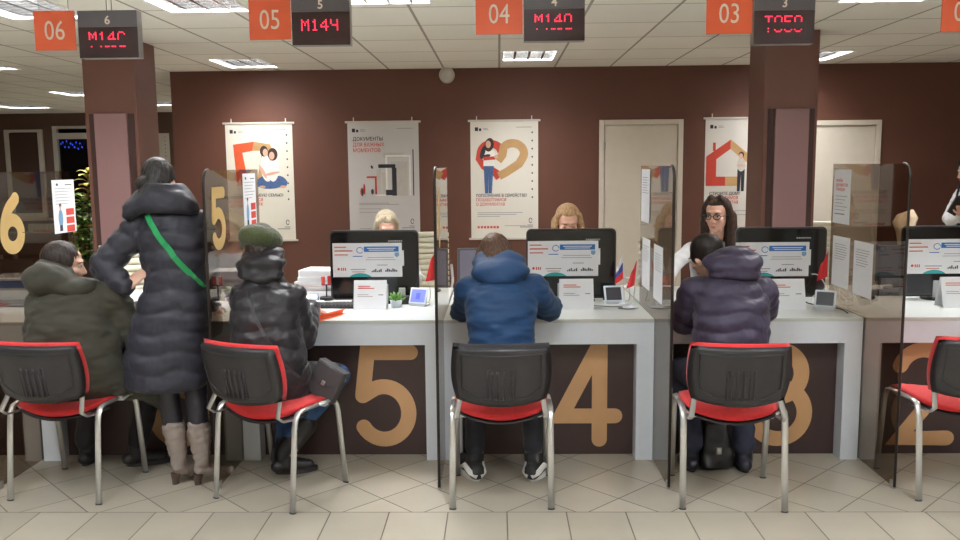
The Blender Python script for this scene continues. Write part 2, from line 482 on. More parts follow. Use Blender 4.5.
# ceiling lamps: steel tray, white louvre of reflector blades, light inside
LOUV = mat('louvre_aluminium', (200, 200, 200), 0.22, metal=1.0)
TRAY = mat('lamp_tray', (240, 240, 238), 0.4)
ld = bpy.data.lights.new('lamp_light', 'AREA')
ld.shape = 'RECTANGLE'; ld.size = 0.50; ld.size_y = 0.66
ld.energy = LAMP_W; ld.color = LAMP_COL; ld.spread = 2.5
ld2 = ld.copy(); ld2.spread = PI; ld2.energy = LAMP_W * 1.25; ld2.color = (0.88, 0.945, 1.0)   # cooler, stronger over the waiting area, to whiten camera-facing surfaces
def louvre_lamp(x0, x1, y0, y1, where):
    cx, cy = (x0 + x1) / 2, (y0 + y1) / 2
    r = empty('ceiling_lamp', (cx, cy, CEIL), 0, where or 'square louvred ceiling lamp over the waiting area, outside the photograph', 'ceiling lamp', 'louvred ceiling lamps' if where else 'waiting area ceiling lamps')
    o = r.location
    hx, hy = (x1 - x0) / 2, (y1 - y0) / 2
    mb = MB()
    mb.bx(-hx, hx, -hy, hy, 0.085, 0.095)
    for s in (-1, 1):
        mb.box((s * (hx - .004), 0, 0.045), (0.008, 2 * hy, 0.09)); mb.box((0, s * (hy - .004), 0.045), (2 * hx - .016, 0.008, 0.09))
    mb.build('tray', TRAY, r)
    mb = MB()
    for s in (-1, 1):
        mb.box((s * (hx - .012), 0, 0.000), (0.024, 2 * hy, 0.012)); mb.box((0, s * (hy - .012), 0.000), (2 * hx - .048, 0.024, 0.012))
    mb.build('frame', TRAY, r)
    mb = MB()
    for k in range(1, 4):
        mb.box((-hx + 2 * hx * k / 4, 0, 0.024), (0.022, 2 * hy - .03, 0.046))
    for k in range(1, 8):
        y = -hy + 2 * hy * k / 8
        for k2 in range(4):
            xa, xb = -hx + 2 * hx * k2 / 4 + .012, -hx + 2 * hx * (k2 + 1) / 4 - .012
            mb.rings([[(q_, y + t_, z_) for q_, t_, z_ in ((xa, -.001, .002), (xa, .001, .002), (xa, .0055, .042), (xa, -.0055, .042))], [(q_, y + t_, z_) for q_, t_, z_ in ((xb, -.001, .002), (xb, .001, .002), (xb, .0055, .042), (xb, -.0055, .042))]])
    mb.build('louvre', LOUV, r)
    lo = bpy.data.objects.new('lamp_light', ld if where or y0 > 4 else ld2); link(lo); lo.parent = r; lo.location = (0, 0, 0.08)
    return r
for l in LAMPS: louvre_lamp(*l)

# ------------------------------------------------------------------ lettering
_fc = {}
def text_mesh(s, size, M, m, name, parent=None, ax='CENTER', ex=0.0005, squeeze=1.0, org=(0, 0, 0), bold=0.0, fit=None):
    """lettering as one mesh; M takes the text's local x (right), y (up) and z (out) to the world"""
    cu = bpy.data.curves.new('lettering', 'FONT')
    cu.body = s; cu.size = size; cu.align_x = ax; cu.align_y = 'CENTER'; cu.extrude = ex; cu.offset = bold
    cu.resolution_u = 3
    to = bpy.data.objects.new('lettering', cu); link(to)
    dg = bpy.context.evaluated_depsgraph_get(); dg.update()
    me = bpy.data.meshes.new_from_object(to.evaluated_get(dg))
    bpy.data.objects.remove(to); bpy.data.curves.remove(cu)
    if fit:
        xs_ = [v.co.x for v in me.vertices]; squeeze = fit / max(1e-4, max(xs_) - min(xs_))
    me.transform(Matrix.Diagonal((squeeze, 1, 1, 1)))
    me.transform(Matrix.Translation(-Vector(org)) @ M)
    return mesh_obj(name, me, m, parent)

def facing(x, y, z):
    """frame at a point for flat things that face the camera side (-Y)"""
    return Matrix(((1, 0, 0, x), (0, 0, -1, y), (0, 1, 0, z), (0, 0, 0, 1)))
def facing_px(x, y, z):
    """frame at a point for flat things that face +X"""
    return Matrix(((0, 0, 1, x), (1, 0, 0, y), (0, 1, 0, z), (0, 0, 0, 1)))
def facing_mx(x, y, z):
    return Matrix(((0, 0, -1, x), (-1, 0, 0, y), (0, 1, 0, z), (0, 0, 0, 1)))

def arc(cx, cy, rx, ry, a0, a1, n=24):
    return [(cx + rx * math.cos(math.radians(a0 + (a1 - a0) * k / n)), cy + ry * math.sin(math.radians(a0 + (a1 - a0) * k / n))) for k in range(n + 1)]

def strip_poly(pts, wd, r0=True, r1=True):
    P = [Vector(p) for p in pts]
    Lf, Rt = [], []
    n = len(P)
    for i in range(n):
        a = (P[i] - P[i - 1]).normalized() if i else (P[1] - P[0]).normalized()
        b = (P[i + 1] - P[i]).normalized() if i < n - 1 else a
        t = (a + b).normalized(); nn = Vector((-t.y, t.x))
        k = wd / 2 / max(0.5, nn.dot(Vector((-a.y, a.x))))
        Lf.append(P[i] + nn * k); Rt.append(P[i] - nn * k)
    def capa(p, d, sgn):
        ang = math.atan2(d.y, d.x)
        return [p + Vector((math.cos(ang + PI / 2 - PI * j / 9), math.sin(ang + PI / 2 - PI * j / 9))) * wd / 2 for j in range(1, 9)]
    out = [(Lf, Rt)]
    c0 = capa(P[0], P[0] - P[1], 1) if r0 else None
    c1 = capa(P[-1], P[-1] - P[-2], 1) if r1 else None
    return Lf, Rt, c0, c1

def strokes(name, strs, wd, M, th, m, parent, org=(0, 0, 0)):
    """a numeral of thick strokes with round ends, th thick, as one mesh"""
    mb = MB(org)
    def q(p, z): return M @ Vector((p[0], p[1], z))
    for si, (pts, r0, r1) in enumerate(strs):
        e = si * 0.00025
        Lf, Rt, c0, c1 = strip_poly(pts, wd, r0, r1)
        Lt = [mb.v(q(p, th + e)) for p in Lf]; Rtt = [mb.v(q(p, th + e)) for p in Rt]
        Lb = [mb.v(q(p, 0)) for p in Lf]; Rb = [mb.v(q(p, 0)) for p in Rt]
        for i in range(len(Lt) - 1):
            mb._face([Lt[i], Rtt[i], Rtt[i + 1], Lt[i + 1]])
            mb._face([Lb[i], Lb[i + 1], Rb[i + 1], Rb[i]])
            mb._face([Lt[i], Lt[i + 1], Lb[i + 1], Lb[i]])
            mb._face([Rtt[i + 1], Rtt[i], Rb[i], Rb[i + 1]])
        for c, a, b_, ab, bb in ((c0, Rtt[0], Lt[0], Rb[0], Lb[0]), (c1, Lt[-1], Rtt[-1], Lb[-1], Rb[-1])):
            if c is None:
                mb._face([a, b_, bb, ab]); continue
            ct = [mb.v(q(p, th + e)) for p in c]; cb = [mb.v(q(p, 0)) for p in c]
            mb._face([a] + ct + [b_])
            mb._face([ab] + cb + [bb])
            sq = [a] + ct + [b_]; sb = [ab] + cb + [bb]
            for i in range(len(sq) - 1): mb._face([sq[i], sq[i + 1], sb[i + 1], sb[i]])
    return mb.build(name, m, parent)

# numerals in a box 0.62 wide and 1 high, origin at the centre
def numeral(ch):
    w_ = 0.145
    if ch == '5':
        return w_, [([(0.24, 0.425), (-0.17, 0.425), (-0.222, 0.005)] , True, True),
                    ([(-0.222, 0.005)] + arc(-0.02, -0.165, 0.235, 0.258, 112, -148, 30), False, True)]
    if ch == '4':
        return w_, [([(0.08, 0.46), (-0.262, -0.2), (0.245, -0.2)], False, True), ([(0.10, 0.49), (0.10, -0.43)], False, True)]
    if ch == '3':
        return w_, [(arc(-0.03, 0.205, 0.205, 0.222, 150, -78, 26), True, False), (arc(-0.03, -0.175, 0.245, 0.252, 78, -150, 30), False, True)]
    if ch == '2':
        return w_, [(arc(-0.01, 0.2, 0.225, 0.228, 160, -35, 24) + [(-0.20, -0.425), (0.24, -0.425)], True, True)]
    if ch == '6':
        return w_, [(arc(0, -0.18, 0.225, 0.248, 0, 360, 36), False, False), ([(0.13, 0.44)] + arc(0.30, -0.18, 0.525, 0.62, 118, 180, 12), True, False)]
    if ch == '7':
        return w_, [([(-0.24, 0.425), (0.22, 0.425), (-0.08, -0.43)], True, True)]
def big_number(ch, h, M, th, m, parent, org=(0, 0, 0), name='number', sx=1.0, bw=1.0):
    w_, ss = numeral(ch)
    w_ *= bw
    return strokes(name, [([(x * h * sx, y * h) for x, y in p], a, b) for p, a, b in ss], w_ * h, M, th, m, parent, org)

# ------------------------------------------------------------------ service counters
Y0, TOP, YD = 4.63, 0.805, 5.88
COUNTERS = [('7', -3.755, -2.6155, 'white service counter 7 cut by the left edge of the photo'),
            ('6', -2.6045, -1.4655, 'white service counter where the olive coat person sits, leftmost full counter'),
            ('5', -1.4545, -0.3205, 'white service counter with the big tan number 5 on its brown panel'),
            ('4', -0.3095, 0.8525, 'white service counter with the big tan number 4 on its brown panel'),
            ('3', 0.8635, 1.992, 'white service counter with the big tan number 3 beside the purple jacket'),
            ('2', 2.003, 3.15, 'white service counter at the right edge of the photo, behind the last chair')]
NUMX = {'7': -0.0, '6': 0.18, '5': 0.235, '4': 0.235, '3': 0.17, '2': -0.19}
for ch, x0, x1, lab in COUNTERS:
    cx = (x0 + x1) / 2
    c = empty('service_counter', (cx, Y0, 0), 0, lab, 'counter', 'row of service counters')
    W = (x1 - x0) / 2
    MB().bx(-W, W, -.004, YD - Y0, TOP - 0.02, TOP).build('worktop', TOPW, c, bevel=0.002)
    MB().bx(-W + .0, W - .0, 0, 0.10, TOP - 0.142, TOP - 0.0205).build('apron', WHITE, c)
    for s in (-1, 1):
        MB().bx(min(s * W, s * (W - .095)), max(s * W, s * (W - .095)), 0, 0.10, 0, TOP - 0.1425).build('leg', WHITE, c)
        MB().bx(min(s * W, s * (W - .05)), max(s * W, s * (W - .05)), YD - Y0 - .1, YD - Y0 - .03, 0, TOP - 0.0205).build('leg', WHITE, c)
    fp = MB().bx(-W + .0005, W - .0005, 0.1005, 0.118, 0.0, TOP - 0.0205).build('front_panel', BROWNP, c)
    big_number(ch, 0.60, facing(NUMX[ch], 0.1004, 0.345), 0.0015, GOLD, fp)

# ------------------------------------------------------------------ tinted glass partitions
PARTS = [(-2.61, '6', 'tinted glass partition at the far left with the tan number 6 on it'),
         (-1.46, '5', 'tinted glass partition with a tan number 5, between standing woman and green hat person'),
         (-0.315, '4', 'glass partition seen edge-on between counters 5 and 4'),
         (0.858, None, 'tinted glass partition left of the purple jacket person'),
         (1.9975, None, 'tinted glass partition right of counter 3, before the last chair')]
for X, ch, lab in PARTS:
    p = empty('glass_partition', (X, 4.68, 0), 0, lab, 'partition', 'tinted glass partitions between the counters')
    t = 0.005
    # outline in (y, z) with one rounded upper front corner
    R = 0.07; ya, yb, zt = 4.195 - 4.68, 5.14 - 4.68, 1.64
    o2 = [(ya, 0.012), (yb, 0.012), (yb, zt)] + [(ya + R + R * math.cos(a), zt - R + R * math.sin(a)) for a in [PI / 2 + PI / 2 * k / 8 for k in range(9)]]
    MB().prism([(-t, y, z) for y, z in o2], (2 * t, 0, 0)).build('pane', GLASS, p)
    eg = [(ya - .004, 0.012), (ya - .004, zt - R)] + [(ya + R + (R + .004) * math.cos(a), zt - R + (R + .004) * math.sin(a)) for a in [PI - PI / 2 * k / 8 for k in range(9)]]
    MB().tube([(0, y, z) for y, z in eg], 0.0045, 8, r2=0.0075, up=(0, 1, 0)).build('dark_glass_edge', mat('dark_glass_edge', (40, 32, 28), 0.35), p, smooth=True)  # added dark strip stands for the dark edge of the thick glass
    MB().box((0, ya + .015, 0.02), (0.022, 0.03, 0.04)).build('floor_clamp', STEEL, p, bevel=0.003)
    if ch:
        big_number(ch, 0.315 if ch != '6' else 0.30, facing_px(t, 4.385 - 4.68 if ch != '6' else 4.49 - 4.68, 1.39 if ch != '6' else 1.365), 0.0012, GOLD2, p, sx=1.12 if ch != '6' else 1.2, bw=1.3 if ch != '6' else 1.6)
# ------------------------------------------------------------------ hanging signs
WIRE = mat('wire', (120, 118, 116), 0.4, metal=0.6)
SIGNTXT = mat('sign_lettering', (240, 226, 214), 0.5)
SY = 4.10
for s, x0, x1, z0, z1 in (('06', -2.20, -2.005, 2.214, 2.397), ('05', -1.172, -0.974, 2.250, 2.434), ('04', -0.102, 0.118, 2.262, 2.446), ('03', 0.975, 1.188, 2.250, 2.434), ('02', 2.06, 2.268, 2.245, 2.428)):
    cx, cz = (x0 + x1) / 2, (z0 + z1) / 2
    g = empty('number_sign', (cx, SY, z0), 0, 'square orange hanging sign reading %s' % s if s != '02' else 'orange hanging sign cut off at the right edge', 'sign', 'orange window number signs')
    MB().bx(-(x1 - x0) / 2, (x1 - x0) / 2, 0, 0.008, 0, z1 - z0).build('plate', ORANGE, g, bevel=0.001)
    text_mesh(s, 0.128, facing(0, -0.0006, (z1 - z0) * .5 - 0.004), SIGNTXT, 'number', g, squeeze=0.80)
    mb = MB()
    for q in (-.07, .07): mb.cyl((q, .004, z1 - z0), (q, .004, CEIL - z0), 0.0015, n=6)
    mb.build('hanging_wire', WIRE, g)

F5 = {'M': '10001 11011 10101 10101 10001 10001 10001', '1': '00100 01100 00100 00100 00100 00100 01110', '4': '00010 00110 01010 10010 11111 00010 00010',
      'Y': '10001 10001 10001 01111 00001 00001 00001', 'P': '01110 10001 10000 10000 10000 00000 00000', 'T': '11111 00100 00100 00100 00100 00100 00100',
      'O': '01110 10001 10001 10001 10001 10001 01110', 'E': '11111 10000 10000 11110 10000 10000 11111', 'A': '01110 10001 10001 10001 10001 10001 01110'}
def led_text(s, ranges, pitch, M, parent, tail=None):
    W_ = len(s) * 6 - 1
    mb = None
    def dot(cx, cy):
        r = pitch * 0.42
        pts = [M @ Vector((cx + r * math.cos(2 * PI * k / 8), cy + r * math.sin(2 * PI * k / 8), 0)) for k in range(8)]
        mb.prism(pts, (M.to_3x3() @ Vector((0, 0, 0.0012))))
    for i, ch in enumerate(s):
        mb = MB()
        rows = F5[ch].split()
        for (r0, r1, sh) in ranges:
            for r in range(r0, r1):
                for c_ in range(5):
                    if rows[r][c_] == '1':
                        dot((i * 6 + c_ - (W_ - 1) / 2) * pitch, -(r + sh) * pitch)
        for (c_, r) in (tail or []):
            if i * 6 <= c_ < i * 6 + 6: dot((c_ - (W_ - 1) / 2) * pitch, -r * pitch)
        mb.build('led_character', LED, parent)
TAIL = [(1, 8.5), (7, 8.5), (10, 8.5), (11, 8.5), (12, 8.5), (14, 8.5), (15, 8.5), (16, 8.5), (19, 8.5), (20, 8.5), (21, 8.5), (22, 8.5)]
TAIL2 = [(2, 7.2), (2, 9)] + [(c_ + o_, r) for o_ in (6, 12, 18) for c_, r in ((0, 8), (1, 9), (2, 9), (3, 9), (4, 8))]
for s, led, rg, tail, x0, x1, z0, z1 in (('6', 'M14P', [(0, 5, 0)], TAIL, -1.984, -1.70, 2.174, 2.394), ('5', 'M14Y', [(0, 7, 0)], None, -0.968, -0.692, 2.221, 2.455),
                                         ('4', 'M14A', [(0, 5, 0)], TAIL, 0.123, 0.408, 2.226, 2.45), ('3', 'TAEA', [(0, 4, 0)], TAIL2, 1.192, 1.472, 2.199, 2.433)):
    cx = (x0 + x1) / 2; H_ = z1 - z0; hw = (x1 - x0) / 2
    g = empty('queue_display', (cx, SY - 0.01, z0), 0, 'hanging display box numbered %s with red dot characters%s' % (s, ' reading M14Ч' if s == '5' else ''), 'display', 'queue number displays')
    MB().bx(-hw, hw, 0, 0.055, 0, H_).build('housing', mat('display_housing', (150, 146, 146), 0.4), g, bevel=0.002)
    MB().bx(-hw + .001, hw - .001, -0.003, 0, H_ * 0.655, H_ - .001).build('header_strip', DISPG, g)
    MB().bx(-hw + .001, hw - .001, -0.003, 0, .001, H_ * 0.655 - .001).build('screen', DISPB, g)
    text_mesh(s, 0.055, facing(0.0, -0.0036, H_ * 0.785), SIGNTXT, 'number', g, bold=0.001)
    led_text(led, rg, 0.0076, facing(-.005, -0.0036, H_ * 0.535 if s != '5' else H_ * .49), g, tail)
    mb = MB()
    for q in (-.012, .012): mb.cyl((q, .025, H_), (q, .025, CEIL - z0), 0.002, n=6)
    mb.build('hanging_wire', WIRE, g)

# ------------------------------------------------------------------ round loudspeaker high on the wall
g = empty('wall_speaker', (-0.551, YW, 2.625), 0, 'round white loudspeaker high on the brown wall', 'speaker')
RX = Matrix.Rotation(PI / 2, 3, 'X')
MB().lathe([(0.0, -0.0), (0.085, 0.0), (0.085, 0.05), (0.075, 0.075), (0.062, 0.08), (0.0, 0.08)], (0, 0, 0), 32, RX).build('housing', WFRAME, g, smooth=True, auto=35)
MB().lathe([(0.0, 0.08), (0.06, 0.081), (0.05, 0.088), (0.0, 0.092)], (0, 0, 0), 32, RX).build('grille', mat('speaker_grille', (212, 210, 204), .5), g, smooth=True)

# ------------------------------------------------------------------ posters on the back wall
OR2 = mat('poster_orange', (216, 88, 48), 0.6); RD2 = mat('poster_red', (196, 64, 48), 0.6); TAN2 = mat('poster_tan', (190, 150, 100), 0.6)
SKF = mat('print_skin', (216, 170, 146), 0.6); HRF = mat('print_hair', (58, 38, 32), 0.6); JNF = mat('print_denim', (70, 96, 140), 0.6, var=0.25, vscale=60); WHF = mat('print_white', (236, 232, 226), 0.6); DKF = mat('print_dark', (44, 44, 52), 0.6); GRF = mat('print_grey', (196, 190, 182), 0.6)
SPLIT = {'side_symbols': 'side_symbol', 'faces': 'skin_patch', 'house_tan': 'tan_band', 'small_print': 'print_line', 'red_boxes': 'red_box'}
def flat(g, M, name, m, polys, z=0.001, dz=0.0004):
    """flat printed shapes; polys are lists of (x, y) on the sheet"""
    if name in SPLIT and len(polys) > 1:
        for i, p in enumerate(polys): flat(g, M, SPLIT[name], m, [p], z + i * .00004, dz)
        return
    mb = MB()
    for i, p in enumerate(polys):
        mb.prism([M @ Vector((a, b, z + i * 0.00004)) for a, b in p], M.to_3x3() @ Vector((0, 0, dz)))
    return mb.build(name, m, g)
def rect(x0, x1, y0, y1): return [(x0, y0), (x1, y0), (x1, y1), (x0, y1)]
def oval(cx, cy, rx, ry, a0=0, n=18):
    return [(cx + rx * math.cos(2 * PI * k / n) * math.cos(a0) - ry * math.sin(2 * PI * k / n) * math.sin(a0), cy + rx * math.cos(2 * PI * k / n) * math.sin(a0) + ry * math.sin(2 * PI * k / n) * math.cos(a0)) for k in range(n)]
def band(p, wd):
    Lf, Rt, _a, _b = strip_poly(p, wd, False, False)
    return [[tuple(Lf[i]), tuple(Rt[i]), tuple(Rt[i + 1]), tuple(Lf[i + 1])] for i in range(len(Lf) - 1)]

def poster(cx, lab, title, fits, ty, paper, side_dots=True, width=0.74, ts=.045, lh=.048):
    H_ = 1.29; z0 = 0.845
    g = empty('wall_poster', (cx, YW - 0.004, z0), 0, lab, 'poster', 'hanging posters on the brown wall')
    hw = width / 2
    MB().bx(-hw, hw, -0.001, 0.001, 0, H_).build('sheet', paper, g)
    for z in (0.0, H_):
        MB().bx(-hw - .025, hw + .025, -0.009, 0.003, z - 0.011, z + 0.011).build('rail', WFRAME, g, bevel=0.003)
    mb = MB()
    for q in (-hw + .07, hw - .07): mb.cyl((q, -.002, H_ + .011), (q, -.002, H_ + 0.05), 0.006, n=8)
    mb.build('hook', WFRAME, g)
    M = Matrix(((1, 0, 0, 0), (0, 0, -1, -0.001), (0, 1, 0, 0), (0, 0, 0, 1)))
    flat(g, M, 'logo', DKF, [rect(-hw + .05, -hw + .085, H_ - .11, H_ - .07), rect(-hw + .095, -hw + .12, H_ - .11, H_ - .082)])
    flat(g, M, 'small_print', INKG, [rect(-hw + .14, -hw + .2, H_ - .1, H_ - .094), rect(-hw + .14, -hw + .19, H_ - .086, H_ - .08), rect(hw - .24, hw - .07, H_ - .075, H_ - .069)])
    y = ty
    for i, s in enumerate(title):
        text_mesh(s, ts, M @ Matrix.Translation((-hw + .055, y, 0.001)), INK if i < 1 else INKR, 'title', g, ax='LEFT', fit=fits[i], bold=0.0008)
        y -= lh
    if side_dots:
        flat(g, M, 'side_symbols', DKF, [oval(hw - .065, H_ - .13 - .088 * k, .009, .011, n=8) for k in range(9)])
    Lf, Rt, _a, _b = strip_poly(arc(hw - .085, .2, .016, .026, 0, 330, 14), .007, False, False)
    flat(g, M, 'leaf_emblem', DKF, [[tuple(Lf[i]), tuple(Rt[i]), tuple(Rt[i + 1]), tuple(Lf[i + 1])] for i in range(len(Lf) - 1)] + [rect(hw - .2, hw - .06, .125, .131), rect(hw - .12, hw - .06, .145, .151)])
    return g, M, hw, H_

# poster with the sitting couple and the orange shield
g, M, hw, H_ = poster(-2.63, 'wall poster with orange shield and a sitting couple', ['СОЗДАЁТЕ НОВУЮ СЕМЬЮ?', 'ПОЗАБОТИМСЯ', 'О ДОКУМЕНТАХ'], (.56, .33, .33), 0.50, mat('cream_poster_paper', (228, 222, 206), 0.6, var=0.01))  # yellowish white sheet colour of this poster
flat(g, M, 'orange_shape', OR2, [[(-.29, 1.06), (-.06, 1.09), (-.08, .99), (-.19, .97), (-.14, .66), (-.26, .60)]])
flat(g, M, 'tan_shape', TAN2, [[(-.06, 1.09), (.12, 1.06), (.16, .95), (.06, .60), (-.04, .66), (.03, .99), (-.08, .99)]], 0.0012)
flat(g, M, 'denim', JNF, [oval(.13, .63, .17, .055, .1), oval(.03, .65, .08, .06, .5), oval(.22, .65, .08, .06, -.5)], 0.0016)
flat(g, M, 'shirts', WHF, [oval(.07, .80, .065, .15, .1), oval(.15, .78, .06, .13, -.1)], 0.0020)
flat(g, M, 'hair', HRF, [oval(.05, .985, .045, .06), oval(.145, .95, .055, .07)], 0.0024)
flat(g, M, 'faces', SKF, [oval(.065, .97, .028, .042), oval(.135, .935, .03, .043), oval(.03, .76, .02, .08, .5), oval(.13, .74, .09, .016, .2), oval(.02, .595, .035, .014), oval(.25, .595, .035, .014)], 0.0028)
# poster with picture frames
g, M, hw, H_ = poster(-1.262, 'pale wall poster of documents and frames behind the monitor of counter 5', ['ДОКУМЕНТЫ', 'ДЛЯ ВАЖНЫХ', 'МОМЕНТОВ'], (.33, .345, .30), 1.105, mat('grey_poster_paper', (206, 202, 200), 0.6, var=0.01), False, 0.78, .056, .062)
def frm(x0, x1, y0, y1, w_): return [rect(x0, x1, y1 - w_, y1), rect(x0, x0 + w_, y0, y1 - w_), rect(x1 - w_, x1, y0, y1 - w_)]
flat(g, M, 'frames_grey', GRF, [rect(.0, .23, .9, .955), rect(.08, .26, .485, .86), rect(-.08, -.03, .485, .78), rect(-.02, .02, .485, .74)], .001)
flat(g, M, 'frame_white', WHF, frm(.02, .3, .485, .93, .02) + [rect(-.1, .1, .485, .5)], .0014)
flat(g, M, 'frame_dark', DKF, [rect(-.06, .13, .79, .83), rect(.09, .14, .485, .79), rect(.32, .332, .485, .99)], .0018)
flat(g, M, 'frame_red', RD2, [rect(-.19, -.08, .68, .7), rect(-.1, -.08, .5, .68), oval(-.245, .53, .02, .045), oval(-.22, .56, .012, .06)], .0018)
flat(g, M, 'figurines', DKF, [rect(.02, .1, .49, .55), oval(-.13, .53, .016, .03), oval(-.24, .52, .01, .04), oval(-.13, .80, .012, .02, .4)], .0022)
flat(g, M, 'small_print', INKG, [rect(-.28, .05, .40, .406), rect(-.28, .16, .385, .391), rect(-.28, -.04, .34, .345), rect(-.28, -.08, .3, .305), rect(-.28, -.15, .12, .126)], .001)
# poster with the heart
g, M, hw, H_ = poster(0.065, 'wall poster with red and tan heart and a standing woman in jeans', ['ПОПОЛНЕНИЕ В СЕМЕЙСТВЕ?', 'ПОЗАБОТИМСЯ', 'О ДОКУМЕНТАХ'], (.56, .33, .32), 0.475, PAPERW)
flat(g, M, 'red_ribbon', RD2, band(arc(-.145, .935, .115, .105, 10, 170, 12) + [(-.27, .88), (-.22, .80), (-.09, .72), (-.055, .67)], .085), .001)
flat(g, M, 'tan_ribbon', TAN2, band([(-.07, .855), (-.02, .92)] + arc(.09, .935, .125, .11, 140, -30, 12) + [(.16, .82), (.02, .73), (-.06, .69)], .09), .0014)
flat(g, M, 'denim', JNF, [[(-.23, .86), (-.11, .86), (-.125, .7), (-.14, .5), (-.175, .5), (-.175, .7), (-.18, .5), (-.215, .5)]], .0018)
flat(g, M, 'shirt', WHF, [oval(-.17, .90, .07, .09), rect(-.23, -.11, .80, .86)], .0022)
flat(g, M, 'jacket', DKF, [oval(-.235, .95, .025, .075, -.3), oval(-.2, .905, .05, .02, .3)], .0026)
flat(g, M, 'book', RD2, [[(-.23, .86), (-.1, .87), (-.1, .905), (-.23, .9)]], .003)
flat(g, M, 'hair', HRF, [oval(-.165, 1.03, .05, .075, -.2)], .0026)
flat(g, M, 'face', SKF, [oval(-.175, 1.035, .028, .04), oval(-.09, .9, .02, .02)], .0032)
flat(g, M, 'small_print', INKG, [rect(-.3, .2, .285, .291), rect(-.3, .13, .265, .271), rect(-.3, -.05, .245, .251), rect(-.0, .24, .14, .145)], .001)
flat(g, M, 'phone_line', INKR, [rect(-.3 + .035 * k, -.275 + .035 * k, .115, .14) for k in range(7)], .001)
# poster with the house
g, M, hw, H_ = poster(2.62, 'wall poster with orange house shape and standing man left of the right column', ['СТРОИТЕ ДОМ?', 'ПОЗАБОТИМСЯ', 'О ДОКУМЕНТАХ'], (.33, .31, .32), 0.475, mat('cool_poster_paper', (216, 210, 200), 0.6, var=0.01))
MH = M @ Matrix.Translation((-.095, 0, 0))
flat(g, MH, 'house_red', RD2, [[(-.26, .88), (.0, 1.06), (.0, .96), (-.15, .85), (-.15, .66), (-.05, .66), (-.05, .56), (-.26, .56)], rect(-.19, -.16, .94, 1.03)], .001)
flat(g, MH, 'house_tan', TAN2, [[(.0, 1.06), (.2, .9), (.2, .8), (.14, .84), (.0, .96)], rect(-.05, .08, .56, .66)], .0014)
flat(g, MH, 'trousers', DKF, [[(.08, .74), (.16, .74), (.155, .5), (.125, .5), (.12, .68), (.11, .5), (.08, .5)]], .0018)
flat(g, MH, 'shirt', GRF, [oval(.12, .79, .045, .075)], .0022)
flat(g, MH, 'hair', HRF, [oval(.12, .895, .03, .035)], .0022)
flat(g, MH, 'face', SKF, [oval(.115, .88, .022, .03), oval(.12, .78, .05, .012)], .0026)
flat(g, MH, 'small_print', INKG, [rect(.0, .3, .285, .291), rect(.0, .3, .24, .246)], .001)

# ------------------------------------------------------------------ notices on the glass
def sheet_lines(g, M, w_, h_, red=False):
    flat(g, M, 'printed_lines', INKG, [rect(-w_ * .36, w_ * (.36 - .2 * random.random()), h_ * (.34 - .048 * k), h_ * (.34 - .048 * k) + .003) for k in range(7)], .0008)
NT = [(-2.61, 5.05, 1.432, .26, .315, 'notice with three red boxes and a small figure on the far left glass', 'boxes'),
      (-1.46, 4.95, 1.46, .25, .315, 'white notice with red boxes on the glass above the green hat', 'boxes'),
      (0.855, 4.95, 1.468, .27, .305, 'narrow white notice on the glass in front of the cream door', 'lines'),
      (1.9975, 4.993, 1.452, .24, .315, 'white notice with red heading on the glass right of the column', 'head'),
      (1.9975, 4.972, 1.072, .245, .295, 'farther of two white sheets low on the glass right of counter 3', 'lines'),
      (1.9975, 4.668, 1.066, .245, .30, 'nearer of two white sheets low on the glass right of counter 3', 'lines'),
      (0.858, 4.920, 1.078, .25, .29, 'farther white sheet low on the glass right of the two small flags', 'lines'),
      (0.858, 4.545, 1.066, .25, .30, 'nearer white sheet low on the glass left of the purple jacket', 'lines')]
for X, yc, zc, wd, ht, lab, kd in NT:
    sx = 1 if X < 0 else -1
    g = empty('glass_notice', (X + sx * 0.006, yc, zc - ht / 2), 0, lab, 'notice', 'notices on the glass partitions')
    M = facing_px(0, 0, ht / 2) if X < 0 else facing_mx(0, 0, ht / 2)
    mb = MB(); mb.prism([M @ Vector((a, b, 0)) for a, b in rect(-wd / 2, wd / 2, -ht / 2, ht / 2)], M.to_3x3() @ Vector((0, 0, .0008))); mb.build('sheet', PAPER, g)
    if kd == 'boxes':
        flat(g, M, 'red_boxes', INKR, [rect(.015, .11, -.055 - .05 * k, -.015 - .05 * k) for k in range(3)], .0008)
        flat(g, M, 'figure_coat', mat('print_blue', (120, 160, 196), .6), [oval(-.05, -.07, .026, .055)], .0008)
        flat(g, M, 'figure_dark', DKF, [oval(-.05, 0.005, .013, .015), rect(-.068, -.034, -.145, -.11)], .0012)
        flat(g, M, 'figure_face', SKF, [oval(-.05, -.008, .01, .014)], .0014)
        flat(g, M, 'printed_lines', INKG, [rect(-.1, .1 - .03 * (k % 3), .105 - .018 * k, .108 - .018 * k) for k in range(6)], .0008)
        flat(g, M, 'emblem', DKF, [oval(-.07, .13, .012, .008), rect(.02, .1, .125, .13)], .0008)
    elif kd == 'head':
        for k, s in enumerate(('ПРИЁМ', 'ДОКУМЕНТОВ', 'ГРАЖДАН')):
            text_mesh(s, .024, M @ Matrix.Translation((-.09, .09 - .025 * k, .0009)), INKR, 'heading', g, ax='LEFT', fit=(.09, .17, .13)[k])
        flat(g, M, 'printed_lines', INKG, [rect(-.09, .08 - .03 * (k % 3), .0 - .02 * k, .003 - .02 * k) for k in range(5)] + [rect(-.09, .05, -.105, -.098)], .0008)
    else:
        sheet_lines(g, M, wd, ht)

